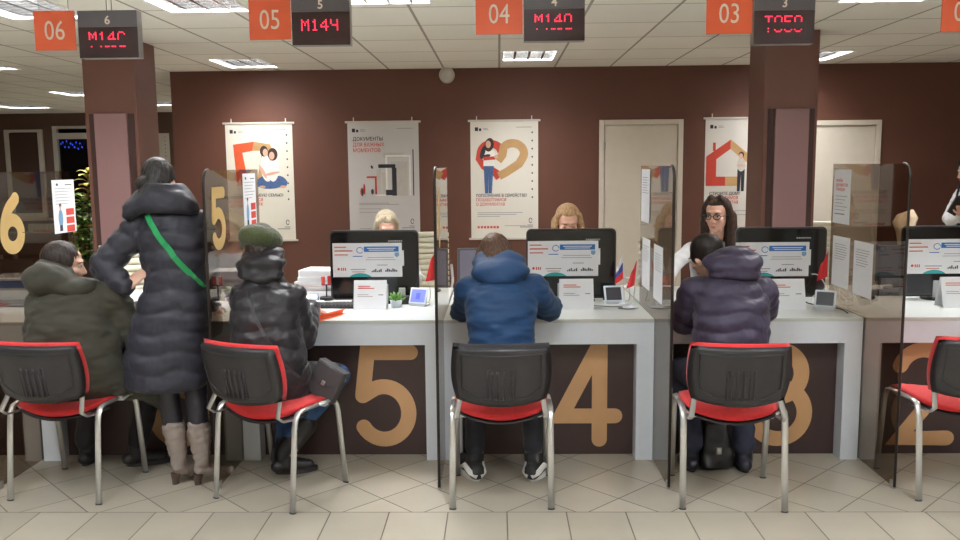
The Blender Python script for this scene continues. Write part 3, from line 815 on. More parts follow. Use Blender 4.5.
# ------------------------------------------------------------------ visitor chairs
def rmap(a, b, k=0.5): return a * math.sqrt(1 - k * b * b / 2), b * math.sqrt(1 - k * a * a / 2)
def pad(name, m, parent, fn, t, N=14, crown=0.0, k=0.5, smooth=True):
    """rounded cushion: fn(u, v) -> (point, normal) over the squircle, t thick, crowned"""
    mb = MB()
    top, bot = [], []
    for i in range(N + 1):
        rt, rb = [], []
        for j in range(N + 1):
            a, b = -1 + 2 * i / N, -1 + 2 * j / N
            u, v = rmap(a, b, k)
            p, n = fn(u, v)
            e = max(abs(a), abs(b))
            prof = (1 - e ** 6) * (t / 2 + crown * (1 - e * e))
            prof2 = (1 - e ** 6) * (t / 2)
            rt.append(mb.v(p + n * prof)); rb.append(None if e >= 1 else mb.v(p - n * prof2))
        top.append(rt); bot.append(rb)
    for i in range(N + 1):
        for j in range(N + 1):
            if bot[i][j] is None: bot[i][j] = top[i][j]
    for i in range(N):
        for j in range(N):
            mb._face([top[i][j], top[i + 1][j], top[i + 1][j + 1], top[i][j + 1]])
            mb._face([bot[i][j], bot[i][j + 1], bot[i + 1][j + 1], bot[i + 1][j]])
    return mb.build(name, m, parent, smooth)

def make_chair(back_red):
    r = empty('visitor_chair')
    def seat_fn(u, v, dz=0.0):
        x = u * 0.232; y = v * 0.215 + 0.015
        z = 0.455 + 0.035 * u * u - 0.022 * max(0, -v) ** 2 * (1 - u * u) - 0.03 * max(0, v) ** 4 + dz
        return Vector((x, y, z)), Vector((-0.25 * u, 0, 1)).normalized()
    pad('seat', REDF, r, lambda u, v: seat_fn(u, v), 0.045, crown=0.012)
    pad('seat_shell', BLACKP, r, lambda u, v: (seat_fn(u * .97, v * .97, -0.026)[0], seat_fn(u, v)[1]), 0.02)
    tilt = math.radians(13)
    cy, cz = -0.305, 0.678
    up = Vector((0, -math.sin(tilt), math.cos(tilt))); fw = Vector((0, math.cos(tilt), math.sin(tilt)))
    def back_pt(u, v, d):
        wdt = 0.236 - 0.014 * max(0, -v) ** 2
        h = v * 0.143 - (0.016 * (1 - u * u) if v < 0 else -0.006 * (1 - u * u)) * abs(v)
        return Vector((u * wdt, cy, cz)) + up * h + fw * (0.05 * u * u + d)
    bm_ = pad('backrest', BLACKP, r, lambda u, v: (back_pt(u, v, -0.008), -fw), 0.028, k=0.2)
    # raised border and the four ribs moulded into the rear shell
    mb = MB()
    loop = [(-.80, .74), (.80, .74), (.80, -.45), (.5, -.70), (-.5, -.70), (-.80, -.45)]
    pts = []
    for i in range(6):
        a, b = loop[i], loop[(i + 1) % 6]
        for k in range(6): pts.append((a[0] + (b[0] - a[0]) * k / 6, a[1] + (b[1] - a[1]) * k / 6))
    rg = []
    for u, v in pts:
        p = back_pt(u, v, -0.0225); rg.append(p)
    mb.tube(rg + [rg[0]], 0.0028, 6, cap=False)
    mb.build('shell_border', BLACKP, bm_, smooth=True)
    mb = MB()
    for u in (-.19, -.065, .065, .19):
        mb.tube([back_pt(u, v, -0.0235) for v in (.22, 0, -.25, -.5, -.72)], 0.006, 8)
    mb.tube([back_pt(u, v, -0.0215) for u, v in ((-.27, -.75), (-.27, .26), (.27, .26), (.27, -.75))], 0.0035, 6)
    mb.build('shell_rib', BLACKP, bm_, smooth=True)
    pad('back_cushion', REDF if back_red else BLKF, r, lambda u, v: (back_pt(u, v, 0.022) + up * 0.005 * v, fw), 0.045, crown=0.01, k=0.2)
    for s in (-1, 1):
        mid = (s * 0.236, 0.0, 0.478)
        rear = [(s * 0.238, -0.225, 0.004), (s * 0.236, -0.185, 0.40), (s * 0.236, -0.175, 0.445), (s * 0.236, -0.155, 0.472), (s * 0.236, -0.12, 0.480), mid]
        front = [mid, (s * 0.236, 0.10, 0.474), (s * 0.236, 0.145, 0.464), (s * 0.236, 0.165, 0.436), (s * 0.237, 0.175, 0.40), (s * 0.238, 0.225, 0.004)]
        for pts in (rear, front):
            lg = MB().tube(pts, 0.009, 12, r2=0.016, up=(0, 1, 0)).build('leg', CHROME, r, smooth=True)
            f = pts[0] if pts is rear else pts[-1]
            MB().tube([(f[0], f[1], 0.0), (f[0], f[1], 0.007)], 0.0105, 12, r2=.0175, up=(0, 1, 0))  .build('foot_cap', DKGREY, lg, smooth=True, auto=40)
        br = [back_pt(s * .86, -.55, 0.0), back_pt(s * .88, -.95, 0.0), Vector((s * 0.212, -0.275, 0.480)), Vector((s * 0.212, -0.235, 0.452)), Vector((s * 0.212, -0.17, 0.445)), Vector((s * 0.212, -0.06, 0.444))]
        MB().tube(br, 0.0045, 10, r2=0.014, up=(0, 1, 0)).build('back_bracket', STEEL, r, smooth=True)
    mb = MB()
    for y in (-.13, .13): mb.tube([(-.236, y, .474), (-.19, y, .436), (.19, y, .436), (.236, y, .474)], 0.008, 8)
    mb.build('seat_support', CHROME, r, smooth=True)
    return r
CH = [(-2.205, 4.25, -0.11, True, 'red and black chair under the olive coat person'),
      (-1.125, 4.19, -0.42, True, 'turned red and black chair under the person in the green hat'),
      (0.006, 4.165, 0.0, False, 'visitor chair with black backrest behind the blue jacket'),
      (1.13, 4.145, -0.08, True, 'red edged visitor chair behind the purple jacket'),
      (2.28, 4.27, 0.02, True, 'empty red chair cut off by the right edge of the photo')]
chair_r = make_chair(True); chair_b = None
for i, (x, y, a, red, lab) in enumerate(CH):
    if i == 0: o = chair_r
    elif not red: o = make_chair(False)
    else: o = copy_tree(chair_r)
    o.location = (x, y, 0); o.rotation_euler = (0, 0, a)
    tag(o, lab, 'chair', 'visitor chairs at the counters')
# ------------------------------------------------------------------ things on the desks
T = TOP + 0.0006
def rotz(a): return Matrix.Rotation(a, 3, 'Z')

def monitor(cx, y, lab, w_=0.555, zb=0.822, zt=1.258, stand=True, a=0.0):
    g = empty('desk_monitor', (cx, y, T), a, lab, 'monitor', 'black monitors on the counters')
    z0, z1 = zb - T, zt - T
    o2 = []
    for k in range(7): o2.append((w_ / 2 - .03 + .03 * math.sin(PI / 2 * k / 6), z1 - .03 + .03 * math.cos(PI / 2 * k / 6)))
    for k in range(7): o2.append((w_ / 2 - .03 + .03 * math.cos(PI / 2 * k / 6), z0 + .03 - .03 * math.sin(PI / 2 * k / 6)))
    for k in range(7): o2.append((-w_ / 2 + .03 - .03 * math.sin(PI / 2 * k / 6), z0 + .03 - .03 * math.cos(PI / 2 * k / 6)))
    for k in range(7): o2.append((-w_ / 2 + .03 - .03 * math.cos(PI / 2 * k / 6), z1 - .03 + .03 * math.sin(PI / 2 * k / 6)))
    MB().prism([(x, 0, z) for x, z in o2], (0, 0.03, 0)).build('housing', BLACKP, g, bevel=0.004)
    MB().prism([(x * .965, -0.003, (z - (z0 + z1) / 2) * .955 + (z0 + z1) / 2) for x, z in o2], (0, 0.003, 0)).build('back_cover', GLOSSB, g, bevel=0.001)
    mb = MB()
    mb.prism([(x * .7, 0.03, (z - (z0 + z1) / 2) * .7 + (z0 + z1) / 2) for x, z in o2], (0, 0.02, 0)).build('screen_side_bulge', BLACKP, g, bevel=0.004)
    mb = MB()
    for k in range(7): mb.bx(.09 + .013 * k, .099 + .013 * k, -.0042, -.003, z1 - .071, z1 - .063)
    mb.build('brand_mark', LTGREY, g)
    MB().bx(-.085, .085, 0.0055, .02, 0.012, z0 + .02).bx(-.085, .085, -.012, -.0035, 0.012, z0 + 0.10).build('stand_neck', LTGREY, g, bevel=0.003)
    MB().prism([(x, y_, 0) for x, y_ in [(.15 * math.cos(q), .005 + .10 * math.sin(q)) for q in [2 * PI * k / 28 for k in range(28)]]], (0, 0, 0.012)).build('stand_base', GLOSSB, g, bevel=0.002)
    return g

def small_lines(g, M, polys, m=INKG, name='printed_lines', z=.0008): return flat(g, M, name, m, polys, z)
def flyer(x0, x1, y, z0, z1, lab):
    cx, cz = (x0 + x1) / 2, (z0 + z1) / 2
    g = empty('monitor_flyer', (cx, y, z0), 0, lab, 'flyer', 'flyers on the monitor backs')
    W, H_ = (x1 - x0) / 2, (z1 - z0)
    M = facing(0, 0, H_ / 2)
    MB().bx(-W, W, 0, .002, 0, H_).build('sheet', PAPER, g)
    MB().bx(W - .002, W + .012, .002, .003, H_ * .32, H_ * .78).build('edge_tab', PAPER, g)
    h = H_ / 2
    flat(g, M, 'header_bar', BLUE, [rect(-.02, W - .02, h - .055, h - .022)], .0006)
    flat(g, M, 'header_lines', PAPER, [rect(.0, W - .04, h - .036, h - .031), rect(.01, W - .05, h - .047, h - .042)], .0012)
    flat(g, M, 'heading_lines', INKR, [rect(-W + .012, -W + .085, h - .028, h - .022), rect(-W + .012, -W + .125, h - .052, h - .045), rect(-W + .012, -W + .095, h - .076, h - .070)], .0006)
    Lf, Rt, _a, _b = strip_poly(arc(-.045, h - .045, .02, .018, 0, 330, 14), .004, False, False)
    flat(g, M, 'round_emblem', BLUE, [[tuple(Lf[i]), tuple(Rt[i]), tuple(Rt[i + 1]), tuple(Lf[i + 1])] for i in range(len(Lf) - 1)] + [rect(-.09, -.03, h - .085, h - .08)], .0006)
    flat(g, M, 'shield', mat('shield_blue', (130, 170, 200), .6), [[(W - .045, h - .06), (W - .018, h - .06), (W - .018, h - .08), (W - .031, h - .09), (W - .045, h - .08)]], .0006)
    flat(g, M, 'printed_lines', INKG, [rect(-.0, W - .05, h - .092, h - .089), rect(-.01, W - .04, h - .106, h - .103), rect(.06, W - .09, h - .14, h - .136), rect(-W + .11, -.01, -h + .045, -h + .05)], .0006)
    flat(g, M, 'footer_red', INKR, [oval(-W + .035, -h + .05, .008, .008)] + [rect(-W + .05 + .012 * k, -W + .057 + .012 * k, -h + .04, -h + .058) for k in range(3)] + [rect(-W + .12, -W + .2, -h + .03, -h + .034)], .0006)
    flat(g, M, 'footer_dark', INK, [rect(.025 + .011 * k, .033 + .011 * k, -h + .03, -h + .038 + .006 * ((k * 7) % 3)) for k in range(6)] + [rect(.11 + .011 * k, .119 + .011 * k, -h + .032, -h + .042 + .005 * ((k * 5) % 3)) for k in range(7)], .0006)
    pts = [(-W + .1, -h)] + [(-W + .1 + .14 * k / 12, -h + .024 * math.sin(PI * k / 12) ** .7) for k in range(1, 12)] + [(-W + .24, -h)]
    flat(g, M, 'teal_hill', TEAL, [pts], .0006)
    return g

def tent_card(cx, y, lab, w_=.2, h=.175):
    g = empty('tent_card', (cx, y, T), 0, lab, 'card', 'folded information cards')
    lean = .05
    n = Vector((0, -h, lean)).normalized()
    mb = MB()
    for s in (-1, 1):
        mb.prism([(-w_ / 2, s * (lean + .0015), 0), (w_ / 2, s * (lean + .0015), 0), (w_ / 2, s * .0015, h), (-w_ / 2, s * .0015, h)], (0, -s * .0012, 0))
    mb.build('folded_card', PAPER, g)
    th = math.atan2(lean, h)
    M = Matrix(((1, 0, 0, 0), (0, math.sin(th), -math.cos(th), -lean / 2 - .0016), (0, math.cos(th), math.sin(th), h / 2), (0, 0, 0, 1)))
    flat(g, M, 'red_heading', INKR, [rect(-w_ * .38, -w_ * .0, .052, .057), rect(-w_ * .38, w_ * .12, .04, .045)], .0006)
    flat(g, M, 'printed_lines', INKG, [rect(-w_ * .38, -w_ * .05, .003, .006), rect(-w_ * .38, w_ * .08, -.008, -.005), rect(w_ * .25, w_ * .4, .0, .006)], .0006)
    return g

monitor(-0.778, 5.25, 'black monitor on counter 5 showing a white flyer, left of the small red flag')
flyer(-1.035, -0.603, 5.2465 - .008, 0.968, 1.180, 'white flyer with blue heading on the monitor of counter 5')
tent_card(-0.765, 4.99, 'white folded card in front of the monitor on counter 5', .195)
monitor(0.447, 5.25, 'black monitor on counter 4 showing a white flyer, below the blonde woman')
flyer(0.178, 0.613, 5.2465 - .008, 0.965, 1.184, 'white flyer with blue heading on the monitor of counter 4')
tent_card(0.455, 4.99, 'white folded card at the right elbow of the blue jacket', .2)
monitor(1.738, 5.25, 'black monitor on counter 3 with a flyer, right of the purple hood')
flyer(1.455, 1.905, 5.2465 - .008, 0.955, 1.166, 'white flyer with blue heading on the monitor of counter 3')
tent_card(1.66, 4.93, 'white folded card right of the purple jacket', .22)
monitor(2.755, 5.25, 'black monitor at the right edge beyond the glass, on counter 2')
flyer(2.500, 2.95, 5.2465 - .008, 0.965, 1.178, 'white flyer on the monitor at the right edge')
tent_card(2.68, 4.97, 'white folded card at the right edge of the photo', .22)

def thin_panel(name, lab, cat, corners, m, th=.002, group=None):
    c = sum((Vector(p) for p in corners), Vector()) / len(corners)
    g = MB(c)
    n = (Vector(corners[1]) - Vector(corners[0])).cross(Vector(corners[2]) - Vector(corners[0])).normalized()
    g.prism(corners, n * th)
    o = g.build(name, m); o.location = c
    return tag(o, lab, cat, group)

def sheet(cx, cy, z, wd, ht, a, m, lab, group='loose papers on counter 5', name='paper_sheet', th=.0015):
    R = rotz(a)
    o = MB().prism([R @ Vector(p) for p in ((-wd / 2, -ht / 2, 0), (wd / 2, -ht / 2, 0), (wd / 2, ht / 2, 0), (-wd / 2, ht / 2, 0))], (0, 0, th)).build(name, m)
    o.location = (cx, cy, z)
    return tag(o, lab, 'paper', group)
sheet(-0.80, 4.83, T, .21, .15, .06, PAPER, 'white sheet lying before the folded card on counter 5')
sheet(-0.74, 4.87, T + .0022, .23, .13, -.12, PAPER, 'top white sheet lying askew before the folded card on counter 5')
sheet(-1.10, 4.98, T, .21, .30, -.5, mat('grey_sheet', (186, 186, 190), .6), 'grey printed sheet beside the dark puffer coat')
sheet(-1.17, 5.16, T + .0022, .21, .29, .35, PAPER, 'white sheet left of the keyboard on counter 5')

def keyboard(cx, cy, a, lab):
    g = empty('keyboard', (cx, cy, T), a, lab, 'keyboard', 'desk keyboards')
    MB().prism([(-.21, -.07, 0), (.21, -.07, 0), (.21, .07, 0), (-.21, .07, 0)], (0, 0, .016)).build('case', BLACKP, g, bevel=.004)
    mb = MB()
    for r in range(5):
        for c_ in range(18): mb.box((-.19 + c_ * .0224, -.05 + r * .024, .019), (.018, .019, .008))
    kb = mb.build('keys', mat('key_caps', (70, 68, 70), .5), g); kb['kind'] = 'stuff'
    return g
keyboard(-0.985, 5.085, 0.0, 'black keyboard left of the folded card on counter 5')

# stack of folders and papers left of the monitor on counter 5
ST = [(-1.20, 5.62, .30, .22, .035, .0, (224, 222, 218), 'lowest pale folder of the pile left of monitor on counter 5'),
      (-1.21, 5.63, .28, .22, .03, .12, (206, 178, 172), 'pinkish folder of the pile left of monitor on counter 5'),
      (-1.19, 5.62, .31, .21, .03, -.1, (232, 232, 230), 'white folder of the pile left of monitor on counter 5'),
      (-1.19, 5.63, .29, .21, .03, .08, (226, 228, 228), 'second topmost white folder of the pile on counter 5'),
      (-1.16, 5.62, .30, .22, .045, -.15, (236, 236, 234), 'bulky topmost white folder of the pile on counter 5')]
z = T
for cx, cy, wd, dp, h, a, c_, lab in ST:
    g = empty('paper_folder', (cx, cy, z), a, lab, 'folder', 'folder pile on counter 5')
    MB().bx(-wd / 2, wd / 2, -dp / 2, dp / 2, 0, .003).bx(-wd / 2, wd / 2, -dp / 2, dp / 2, h - .004, h - .001).bx(-wd / 2, -wd / 2 + .003, -dp / 2, dp / 2, .003, h - .004).build('cover', mat('folder_%d' % c_[1], c_, .5), g)
    MB().bx(-wd / 2 + .004, wd / 2 - .006, -dp / 2 + .006, dp / 2 - .006, .0032, h - .0042).build('pages', PAPER, g)
    z += h
g = empty('folder_stand', (-1.27, 5.36, T), .25, 'blue and white document tray beside the folder pile on counter 5', 'tray')
MB().bx(-.11, .11, -.06, .06, 0, .004).bx(-.11, -.106, -.06, .06, .004, .03).bx(.106, .11, -.06, .06, .004, .03).build('tray', mat('tray_blue', (90, 110, 150), .4), g)
MB().bx(-.1, .1, -.058, .058, .0045, .022).build('pages', PAPER, g)
# small stamp holder with red stamps
g = empty('stamp_holder', (-1.105, 5.36, T), 0, 'small holder with red topped stamps left of the monitor on counter 5', 'stamp holder')
MB().cyl((0, 0, 0), (0, 0, .02), .045, n=20).cyl((0, 0, .02), (0, 0, .1), .005, n=8).build('stand', BLACKP, g)
MB().cyl((-.02, 0, .10), (-.02, 0, .15), .012, n=12).build('stamp', INKR, g)
MB().cyl((.02, .0, .10), (.02, .0, .155), .012, n=12).build('stamp', RED, g)
MB().bx(-.03, .03, -.006, .006, .094, .10).build('rack', BLACKP, g)
# orange folded leaflet at the edge of counter 5
MO = mat('orange_leaflet', (240, 104, 50), .5)
g = empty('orange_leaflet', (-0.955, 4.735, T), 0, 'orange folded leaflet held at the edge of counter 5', 'leaflet')
MB().prism([(-.07, -.13, .0), (-.035, -.135, .0), (.075, .10, .0), (.04, .12, .0)], (0, 0, .003)).build('lower_fold', MO, g)
MB().prism([(-.07, -.13, .004), (-.05, -.14, .03), (.06, .10, .03), (.04, .12, .004)], (.002, 0, .002)).build('raised_fold', MO, g)

def potted_succulent(cx, cy, s, lab):
    g = empty('potted_plant', (cx, cy, T), 0, lab, 'plant')
    MB().lathe([(0, 0), (.03 * s, 0), (.038 * s, .045 * s), (.034 * s, .045 * s), (.032 * s, .03 * s), (0, .03 * s)], n=20).build('pot', WHITE, g, smooth=True, auto=40)
    mb = MB()
    for k in range(16):
        a = k * 2.4; t_ = .25 + .05 * k
        d = Vector((math.cos(a) * (1 - t_ * .5), math.sin(a) * (1 - t_ * .5), t_ + .1)).normalized()
        p0 = Vector((0, 0, .03 * s)); mb.tube([p0, p0 + d * .035 * s, p0 + d * .065 * s + Vector((0, 0, .004))], [.004 * s, .010 * s, .0015], 6)
    lv = mb.build('leaves', mat('succulent_green', (96, 140, 62), .5, var=.25, vscale=40), g, smooth=True); lv['kind'] = 'stuff'
    return g
potted_succulent(-0.625, 5.07, 1.0, 'small green succulent right of the folded card on counter 5')

def rating_tablet(cx, cy, a, lab, blue):
    g = empty('rating_tablet', (cx, cy, T), a, lab, 'tablet', 'small white framed tablets on stands')
    M = Matrix.Translation((0, 0, .012)) @ Matrix.Rotation(math.radians(-25), 4, 'X')
    mb = MB(M=M); mb.bx(-.058, .058, -.004, .006, 0, .105); mb.build('frame', WHITE, g, bevel=.004)
    mb = MB(M=M); mb.bx(-.047, .047, -.0052, -.004, .012, .093)
    mb.build('screen', mat('tablet_blue', (110, 120, 214), .2, emit=(120, 130, 226), es=.55) if blue else mat('tablet_dark', (64, 66, 72), .15), g)
    if blue:
        mb = MB(M=M); mb.bx(-.014, .014, -.006, -.0052, .03, .07); mb.build('screen_icon', mat('tablet_icon', (80, 90, 190), .3, emit=(86, 96, 200), es=.5), g)
    MB().bx(-.05, .05, .0, .075, 0, .008).prism([(-.02, .045, .006), (.02, .045, .006), (.02, .07, .006), (-.02, .07, .006)], (0, 0, .05)).build('stand', WHITE, g)
    return g
rating_tablet(-0.50, 5.09, -0.35, 'white framed tablet with lit blue screen on counter 5', True)
rating_tablet(0.70, 5.13, 0.12, 'white framed tablet with dark screen left of the two flags', False)
rating_tablet(1.875, 4.885, -0.5, 'small white framed tablet below the red flag on counter 3', False)

CABLE = mat('white_cable', (206, 204, 200), .4)
def cable(pts, lab, m=CABLE, r=.0035):
    P = [Vector(p) for p in pts]
    # Catmull-Rom
    out = []
    for i in range(len(P) - 1):
        a, b, c_, d = P[max(i - 1, 0)], P[i], P[i + 1], P[min(i + 2, len(P) - 1)]
        for k in range(6):
            t = k / 6
            out.append(.5 * ((2 * b) + (c_ - a) * t + (2 * a - 5 * b + 4 * c_ - d) * t * t + (3 * b - a - 3 * c_ + d) * t ** 3))
    out.append(P[-1])
    o = MB(P[0]).tube(out, r, 8).build('cable', m, None, smooth=True)
    o.location = P[0]
    return tag(o, lab, 'cable', 'cables beside the monitors')
zc = T + .0036
cable([(-.492, 5.22, .985), (-.47, 5.18, .985), (-.43, 5.16, .93), (-.425, 5.17, .86), (-.44, 5.2, zc), (-.46, 5.26, zc)], 'white cable arching from the monitor of counter 5 to its tablet')
cable([(.735, 5.22, .985), (.76, 5.18, .98), (.79, 5.17, .92), (.80, 5.18, .85), (.80, 5.23, zc), (.77, 5.27, zc)], 'white cable arching from the monitor of counter 4')
cable([(.52, 5.105, zc), (.585, 5.05, zc), (.66, 5.02, zc), (.73, 5.00, zc), (.70, 4.95, zc), (.78, 4.93, zc + .0), (.82, 5.0, zc)], 'grey cable lying before the dark tablet on counter 4', mat('grey_cable', (120, 120, 124), .4))
cable([(2.02 - .1, 5.22, .97), (1.945, 5.17, .965), (1.965, 5.12, .9), (1.90, 5.14, .84), (1.88, 5.10, zc), (1.85, 5.16, zc)], 'white cable looping beside the monitor of counter 3')
cable([(1.80, 5.10, zc), (1.80, 5.04, zc + .03), (1.84, 5.02, zc + .01), (1.925, 5.0, zc), (1.968, 4.88, zc), (1.955, 4.75, zc)], 'black cable trailing before the red flag on counter 3', BLACKP)

FLR = mat('flag_red', (214, 40, 44), .6, var=.05); FLW = mat('flag_white', (230, 230, 232), .6); FLB = mat('flag_blue', (42, 76, 160), .6)
def desk_flag(x, y, zt, lab, cols, wd=.1, ln=.15, a=0.0, fly=.1, lean=0.0):
    """flag on a short pole, the cloth hanging down in folds from the pole's top"""
    g = empty('desk_flag', (x, y, T), a, lab, 'flag', 'small desk flags')
    h = zt - T
    MB().lathe([(0, 0), (.032, 0), (.03, .008), (.008, .014), (.006, .03), (0, .03)], n=20).build('base', WHITE, g, smooth=True, auto=40)
    tp = Vector((lean * h, 0, h))
    MB().tube([(0, 0, .02), tp], .003, 8).build('pole', CABLE, g)
    nb = len(cols); N_ = 12
    for bi, m in enumerate(cols):
        mb = MB()
        rows = []
        for i in range(N_ + 1):
            f = i / N_
            row = []
            for j in range(4):
                q = (bi + j / 3) / nb
                # hanging triangle: the free edge droops below the pole
                px = tp.x - lean * q * ln - .003 - wd * f * (.55 + .35 * q)
                pz = h - .006 - q * ln * (1 - .3 * f) - f * fly * .8
                py = .014 * math.sin(f * 7 + q * 2) * f
                row.append((px, py, pz))
            rows.append(row)
        V = [[mb.v(p) for p in r_] for r_ in rows]
        V2 = [[mb.v(Vector(p) + Vector((0, .0012, 0))) for p in r_] for r_ in rows]
        for i in range(N_):
            for j in range(3):
                mb._face([V[i][j], V[i + 1][j], V[i + 1][j + 1], V[i][j + 1]])
                mb._face([V2[i][j], V2[i][j + 1], V2[i + 1][j + 1], V2[i + 1][j]])
        mb.build('stripe' if nb > 1 else 'cloth', m, g, smooth=True)
    return g
desk_flag(-0.375, 5.06, 1.17, 'red flag on a short pole right of the monitor on counter 5', [FLR], wd=.08, ln=.19, fly=.09, lean=.03)
desk_flag(0.755, 5.10, 1.12, 'white blue and red striped flag on counter 4', [FLW, FLB, FLR], wd=.055, ln=.15, fly=.10, lean=-.03)
desk_flag(0.79, 4.98, 1.10, 'red flag beside the striped flag on counter 4', [FLR], wd=.055, ln=.15, fly=.09, lean=.08)
desk_flag(1.955, 5.06, 1.13, 'red flag right of the monitor on counter 3', [FLR], wd=.065, ln=.15, fly=.09, lean=.0)

g = empty('card_reader', (-0.60, 5.185, T), .2, 'small black device with a silver top behind the succulent on counter 5', 'card reader')
MB().bx(-.045, .045, -.03, .03, 0, .05).build('case', BLACKP, g, bevel=.004)
MB().bx(-.02, .02, -.012, .012, .0505, .10).build('silver_top', STEEL, g, bevel=.003)
g = empty('glue_bottle', (0.668, 5.30, T), 0, 'small dark bottle with yellow band left of the dark tablet on counter 4', 'bottle')
MB().lathe([(0, 0), (.018, 0), (.018, .06), (.008, .075), (.008, .10), (0, .10)], n=18).build('bottle', BLACKP, g, smooth=True, auto=40)
MB().lathe([(.0185, .015), (.0188, .016), (.0188, .05), (.0185, .051)], n=18).build('label_band', mat('yellow_band', (224, 196, 60), .5), g, smooth=True)
# officers' own monitors seen from behind
PURP = mat('grey_violet_plastic', (112, 108, 122), .35)
def back_monitor(x, y, a, lab, w_=.30, zt=1.10):
    g = empty('office_monitor', (x, y, T), a, lab, 'monitor', "officers' grey monitors")
    h = zt - T
    MB().bx(-w_ / 2, w_ / 2, -.012, .012, h - .26, h).build('housing', DKGREY, g, bevel=.005)
    MB().bx(-w_ / 2 + .014, w_ / 2 - .014, -.0135, -.012, h - .246, h - .014).build('back_plate', PURP, g)
    MB().bx(-.03, .03, .013, .03, 0.01, h - .1).build('stand_neck', DKGREY, g)
    MB().cyl((0, .02, 0), (0, .02, .01), .09, n=24).build('stand_base', DKGREY, g)
    return g
back_monitor(-0.13, 5.70, 0.15, 'grey monitor left of the blue hood at the back of counter 4', .3, 1.10)
back_monitor(2.66, 5.66, 0.0, 'violet grey monitor behind the glass at counter 2', .3, 1.10)

# equipment at the left
g = empty('desk_printer', (-3.02, 5.30, T), 0.05, 'pale box printer with a blue strip behind the tan number 6', 'printer')
MB().bx(-.19, .19, -.15, .15, 0, .18).build('body', mat('printer_body', (176, 178, 180), .4), g, bevel=.012)
MB().bx(-.185, .185, -.14, .14, .182, .30).build('clear_lid', ACRYL, g)
MB().bx(-.15, .15, -.1535, -.15, .12, .165).build('blue_strip', mat('printer_blue', (60, 90, 140), .4), g)
MB().bx(-.13, .13, -.17, -.1505, .02, .05).build('paper_slot', DKGREY, g)
for cx, cy, wd, ht, a, c_, lab in ((-2.26, 5.02, .26, .21, .2, (238, 238, 236), 'white paper on counter 6 between the olive coat and standing woman'),
                                   (-1.93, 4.98, .22, .16, -.3, (232, 232, 232), 'white paper on counter 6 beside the red edged folder'),):
    sheet(cx, cy, T, wd, ht, a, PAPER, lab, 'papers on counter 6')
sheet(-1.98, 5.22, T, .24, .14, .35, RED, 'red edged folder on counter 6 under the elbow of standing woman', 'folders on counter 6', 'red_folder', .008)
g = empty('plant_basket', (-1.60, 5.22, T), 0, 'brown basket of green leaves behind the glass with the tan number 5', 'basket')
MB().lathe([(0, 0), (.09, 0), (.115, .09), (.105, .09), (.085, .05), (0, .05)], n=28).build('basket', mat('wicker', (92, 68, 50), .7, var=.3, vscale=60, bump=.5, bscale=120), g, smooth=True, auto=40)
mb = MB()
for k in range(60):
    a = k * 2.399; rr = .1 * math.sqrt(k / 60)
    p = Vector((rr * math.cos(a), rr * math.sin(a), .075 + .025 * random.random()))
    mb.ell(p, (.022, .016, .007), Euler((random.uniform(-.8, .8), random.uniform(-.8, .8), a)).to_matrix(), 8, 5)
lv = mb.build('leaves', mat('salad_green', (150, 176, 110), .5, var=.3, vscale=30), g, smooth=True); lv['kind'] = 'stuff'
# phone and cup things on counter 2
g = empty('computer_mouse', (2.30, 5.30, T), .3, 'dark mouse on counter 2 seen through the glass', 'mouse')
MB().loft([((0, 0, .0), .030, .052), ((0, 0, .012), .032, .055), ((0, -.004, .024), .026, .044), ((0, -.006, .030), .012, .022)], 20).build('shell', BLACKP, g, smooth=True)
keyboard(2.60, 5.46, 0.0, 'black keyboard on counter 2 behind the glass')

# ------------------------------------------------------------------ officers' cream chairs
def office_chair(x, y, a, lab, zt=1.08, wd=.44):
    g = empty('office_chair', (x, y, 0), a, lab, 'chair', 'cream office chairs of the staff')
    hb = zt - .52
    mb = MB()
    N_ = 12
    for k in range(N_):
        z0 = .52 + hb * k / N_; z1 = .52 + hb * (k + 1) / N_ - .001
        zc_ = (z0 + z1) / 2; hh = (z1 - z0) / 2
        rings = []
        for i in range(13):
            u = -1 + i / 6
            c_ = Vector((u * wd / 2, -.26 + .05 * u * u + .0 * u, zc_))
            e = (1 - abs(u) ** 24) * .3 + .7
            rings.append([c_ + Vector((0, .026 * e * math.copysign(abs(math.cos(q)) ** .6, math.cos(q)), hh * e * math.copysign(abs(math.sin(q)) ** .6, math.sin(q)))) for q in [2 * PI * j / 12 for j in range(12)]])
        mb.rings(rings)
    mb.build('backrest', CREAML, g, smooth=True)
    mb = MB()
    for k in range(6):
        y_ = -.22 + .075 * k
        mb.loft([((0, y_ + .0375, .44), wd / 2, .036), ((0, y_ + .0375, .455), wd / 2 + .006, .038), ((0, y_ + .0375, .49), wd / 2, .034)], 20, 5)
    mb.build('seat', CREAML, g, smooth=True)
    for s in (-1, 1):
        MB().tube([(s * (wd / 2 + .02), -.24, .80), (s * (wd / 2 + .03), -.1, .70), (s * (wd / 2 + .03), .12, .70), (s * (wd / 2 + .01), .16, .6), (s * (wd / 2 - .03), .05, .45)], .012, 8).build('armrest', CHROME, g, smooth=True)
    MB().cyl((0, .0, .08), (0, 0, .44), .025).build('column', CHROME, g, smooth=True, auto=40)
    mb = MB()
    for k in range(5):
        q = 2 * PI * k / 5; mb.tube([(0, 0, .10), (.27 * math.cos(q), .27 * math.sin(q), .065)], [.022, .014], 8)
    b = mb.build('star_base', CHROME, g, smooth=True)
    for k in range(5):
        q = 2 * PI * k / 5; c_ = Vector((.27 * math.cos(q), .27 * math.sin(q), .028))
        MB().cyl(c_ - Vector((-math.sin(q), math.cos(q), 0)) * .02, c_ + Vector((-math.sin(q), math.cos(q), 0)) * .02, .028, n=14).build('caster', BLACKP, b, smooth=True, auto=40)
    return g
office_chair(-0.575, 7.05, PI + .05, 'cream ribbed office chair right of the monitor on counter 5', 1.09, .31)
